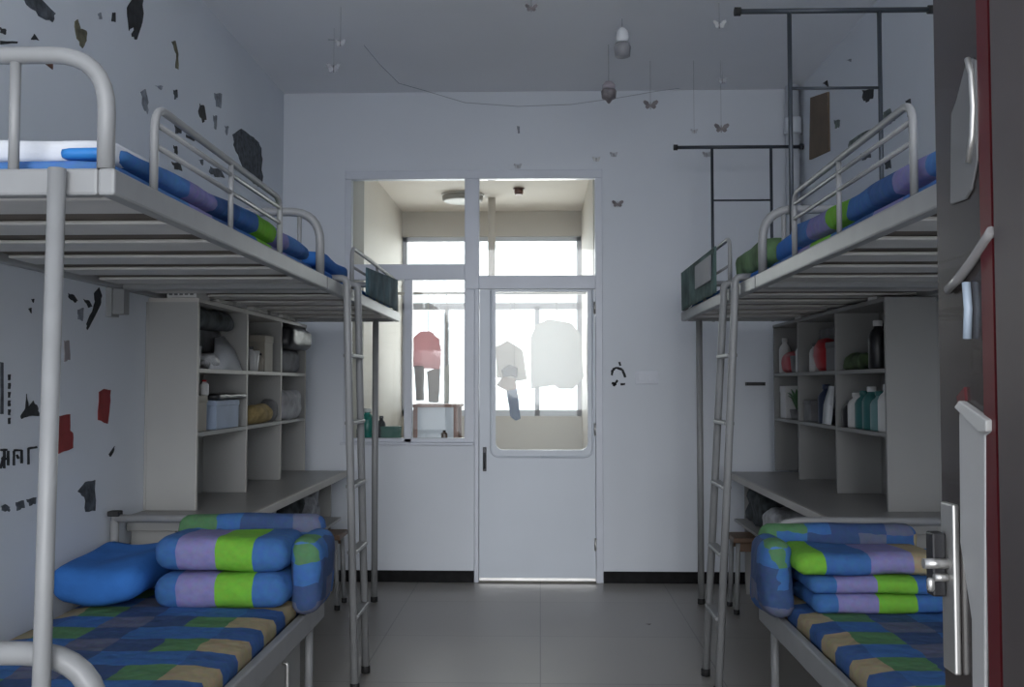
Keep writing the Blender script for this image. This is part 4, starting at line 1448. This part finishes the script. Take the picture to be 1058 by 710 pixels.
# ------------------------------------------------------------------ balcony contents
def translucent(m, col, f=0.5):
    nt = m.node_tree
    out = nt.nodes['Material Output']
    b = nt.nodes['Principled BSDF']
    tl = nt.nodes.new('ShaderNodeBsdfTranslucent')
    tl.inputs['Color'].default_value = col + (1,)
    mx = nt.nodes.new('ShaderNodeMixShader')
    mx.inputs[0].default_value = f
    nt.links.new(b.outputs[0], mx.inputs[1])
    nt.links.new(tl.outputs[0], mx.inputs[2])
    nt.links.new(mx.outputs[0], out.inputs[0])
    return m


PINK = mat('pink_cotton', (0.72, 0.48, 0.50), 0.9, var=0.1, scale=5)
GREYT = mat('grey_trousers_cloth', (0.33, 0.32, 0.32), 0.9, var=0.2, scale=6)
OFFW = mat('offwhite_cotton', (0.82, 0.82, 0.81), 0.9, var=0.06, scale=5)
JEAN = mat('blue_denim', (0.08, 0.14, 0.26), 0.9, var=0.2, scale=20)
TANC = mat('tan_cloth', (0.40, 0.31, 0.24), 0.9, var=0.2)
for _m, _c in ((PINK, (0.85, 0.6, 0.62)), (OFFW, (0.72, 0.72, 0.71)), (GREYT, (0.5, 0.48, 0.47))):
    translucent(_m, _c)
YH = 7.75
zrod = at_y(540, 303, YH).z
m = MB()
m.tube([(BX0, YH, zrod), (BX1, YH, zrod)], 0.012, 10)
tag(m.build('clothes_rail', STEELP), 'horizontal clothes rail across the balcony', 'rail')


def garment(px_poly, Y, mt, lab, cat, th=0.03, hang=None, parts=()):
    cx = sum(q[0] for q in px_poly) / len(px_poly)
    top = min(px_poly, key=lambda q: q[1])
    pt = at_y(top[0], top[1], Y)
    t = thing(cat.replace(' ', '_'), lab, cat, pt, 'laundry on the balcony')
    m = MB()
    pts = [at_y(x, y, Y) for x, y in ragged(px_poly, 3, 0.5, int(cx))]
    m.prism([q + Vector((0, -th / 2, 0)) for q in pts], (0, th, 0))
    o = m.build('body', mt, t, bevel=0.008)
    for (poly, m2, nm) in parts:
        m = MB()
        m.prism([at_y(x, y, Y) + Vector((0, -th * 0.7, 0)) for x, y in ragged(poly, 3, 0.4, 3)], (0, th * 1.4, 0))
        m.build(nm, m2, t, bevel=0.006)
    m = MB()
    hp_ = at_y(cx, top[1], Y)
    if hp_.z < zrod - 0.012:
        m.tube(rounded([(hp_.x, Y, hp_.z), (hp_.x, Y, zrod + 0.016), (hp_.x + 0.02, Y, zrod + 0.022)], 0.01, 4), 0.003, 6)
        m.build('hanger_hook', STEELP, t)
    return t


garment([(427, 349), (434, 343), (444, 342), (454, 350), (456, 366), (454, 382), (427, 380)], YH, PINK, 'pink shirt hanging in the left balcony window pane', 'shirt',
        parts=(([(428, 378), (438, 378), (438, 414), (430, 414)], GREYT, 'sleeve'),))
garment([(441, 384), (455, 380), (453, 416), (443, 416)], YH + 0.06, GREYT, 'grey trousers hanging beside the pink shirt', 'trousers')
garment([(459, 380), (464, 376), (464, 416), (459, 416)], YH, OFFW, 'narrow pale towel hanging right of the grey trousers', 'towel')
garment([(548, 350), (553, 336), (566, 330), (590, 334), (600, 346), (603, 390), (592, 402), (578, 402), (572, 398), (549, 402)], YH, OFFW,
        'large off-white garment hanging behind the door glass', 'shirt')
garment([(512, 358), (524, 352), (540, 362), (545, 392), (530, 394), (513, 390)], YH + 0.1, mat('cream_towel_cloth', (0.66, 0.62, 0.56), 0.9), 'cream towel hanging at the left of the door glass', 'towel')
garment([(523, 402), (534, 401), (536, 416), (538, 433), (533, 435), (527, 430)], YH - 0.08, JEAN, 'blue jeans with dark top hanging behind the door glass', 'jeans',
        parts=(([(518, 382), (526, 377), (535, 380), (534, 391), (528, 388), (520, 390)], PLAST_K, 'collar'), ([(513, 398), (519, 390), (533, 391), (533, 402), (524, 404)], TANC, 'waist_wrap')))

# wash stand in front of the left pane
def zpx(y, Y):
    return at_y(500, y, Y).z


ys_ = 6.95
t = thing('wash_stand', 'pink-brown framed wash stand outside the left window pane', 'stand', (at_y(450, 430, ys_).x, ys_, 0))
xa, xb = at_y(427, 430, ys_).x, at_y(473, 430, ys_).x
zt = zpx(418, ys_)
PB = mat('pink_brown_wood', (0.36, 0.22, 0.19), 0.6, var=0.1)
m = MB(); m.box(xa - 0.015, xb + 0.015, ys_ - 0.015, ys_ + 0.36, zt - 0.02, zt); m.build('top', PB, t, bevel=0.004)
for x in (xa, xb - 0.03):
    for y in (ys_, ys_ + 0.31):
        m = MB(); m.box(x, x + 0.03, y, y + 0.03, 0, zt - 0.02); m.build('leg', PB, t)
m = MB(); m.box(xa + 0.03, xb - 0.03, ys_ + 0.005, ys_ + 0.33, 0.3, zt - 0.021); m.build('cabinet_body', UPVC, t)
# small items on window sill
zsl = SZ
bottle(at_y(459, 450, 6.6).x, 6.6, zsl, 0.075, 0.022, mat('dark_brown_glass', (0.06, 0.03, 0.02), 0.3), PLAST_K, 'small dark brown bottle on the window sill', 'bottles on the window sill')
bottle(at_y(473, 450, 6.6).x, 6.6, zsl, 0.025, 0.018, PLAST_K, PLAST_K, 'tiny black jar on the right of the window sill', 'bottles on the window sill')
bottle(at_y(380, 450, 6.62).x, 6.605, zsl, 0.22, 0.05, mat('teal_green_plastic', (0.02, 0.2, 0.17), 0.3), PLAST_W, 'tall teal green bottle on the left of the window sill', 'bottles on the window sill')
bottle(at_y(373, 450, 6.6).x, 6.6, zsl, 0.12, 0.03, mat('navy_blue_plastic', (0.02, 0.05, 0.1), 0.3), PLAST_K, 'short dark blue bottle left of the teal bottle on the sill', 'bottles on the window sill')
carton(at_y(404, 450, 6.6).x, 6.605, zsl, 0.13, 0.06, 0.10, mat('green_crate', (0.03, 0.12, 0.09), 0.5), 'low dark green box on the window sill', 'box')
bottle(at_y(394, 440, 6.61).x, 6.608, zsl, 0.17, 0.03, PLAST_K, PLAST_K, 'black bottle between teal bottle and green box on the sill', 'bottles on the window sill')

# balcony ceiling lamp, pipe, small lamp holder
cl = at_y(478, 204, 7.75)
t = thing('ceiling_lamp', 'round grey flush lamp on the balcony ceiling', 'lamp', (cl.x, cl.y, BZ))
m = MB(); m.lathe((cl.x, cl.y, BZ), [(0.145, -0.055), (0.16, -0.045), (0.165, -0.0005)], 24); m.build('lamp_shade', mat('grey_lamp_glass', (0.36, 0.35, 0.32), 0.4), t)
m = MB(); m.lathe((cl.x, cl.y, BZ), [(0.168, -0.012), (0.172, -0.010), (0.172, -0.001)], 24); m.build('rim', STEELP, t)
cl = at_y(536, 197, 7.5)
t = thing('lamp_holder', 'small red-brown lamp holder on the balcony ceiling', 'lamp', (cl.x, cl.y, BZ))
m = MB(); m.lathe((cl.x, cl.y, BZ), [(0.03, -0.05), (0.035, -0.03), (0.035, -0.01)]); m.build('socket', mat('red_brown_bakelite', (0.16, 0.07, 0.05), 0.4), t)
m = MB(); m.lathe((cl.x, cl.y, BZ), [(0.045, -0.011), (0.045, -0.0005)]); m.build('base', MATS['red_brown_bakelite'], t)
px_ = at_y(508, 300, 7.9)
m = MB(); m.tube([(px_.x, 7.9, 0), (px_.x, 7.9, BZ)], 0.03, 12)
tag(m.build('downpipe', mat('cream_pipe', (0.62, 0.58, 0.53), 0.5)), 'cream vertical pipe on the balcony, just right of the mullion', 'pipe')

# ------------------------------------------------------------------ light
world = bpy.data.worlds.new('world')
scene.world = world
world.use_nodes = True
bg = world.node_tree.nodes['Background']
bg.inputs['Color'].default_value = (0.93, 0.96, 1.0, 1)
bg.inputs['Strength'].default_value = 2.25


def area(name, loc, rot, sx_, sy_, power, col):
    l = bpy.data.lights.new(name, 'AREA')
    l.shape = 'RECTANGLE'
    l.size = sx_
    l.size_y = sy_
    l.energy = power
    l.color = col
    o = bpy.data.objects.new(name, l)
    COL.objects.link(o)
    o.location = loc
    o.rotation_euler = rot
    return o


# daylight entering the balcony from outside
area('balcony_daylight', ((BX0 + BX1) / 2, BY1 + 0.6, 2.0), (-PI / 2 + 0.25, 0, 0), 1.6, 1.6, 40, (1.0, 0.96, 0.9))
# soft daylight falling in through the corridor windows behind the photographer
sl = bpy.data.lights.new('corridor_daylight', 'SUN')
sl.energy = 0.98
sl.angle = math.radians(28)
sl.color = (0.95, 0.97, 1.0)
so = bpy.data.objects.new('corridor_daylight', sl)
COL.objects.link(so)
so.rotation_euler = (PI / 2 - math.radians(12.5), 0, math.radians(3))

scene.view_settings.view_transform = 'Standard'
scene.view_settings.look = 'None'
scene.view_settings.gamma = 1.0
scene.view_settings.exposure = 0.2
scene.view_settings.use_curve_mapping = False
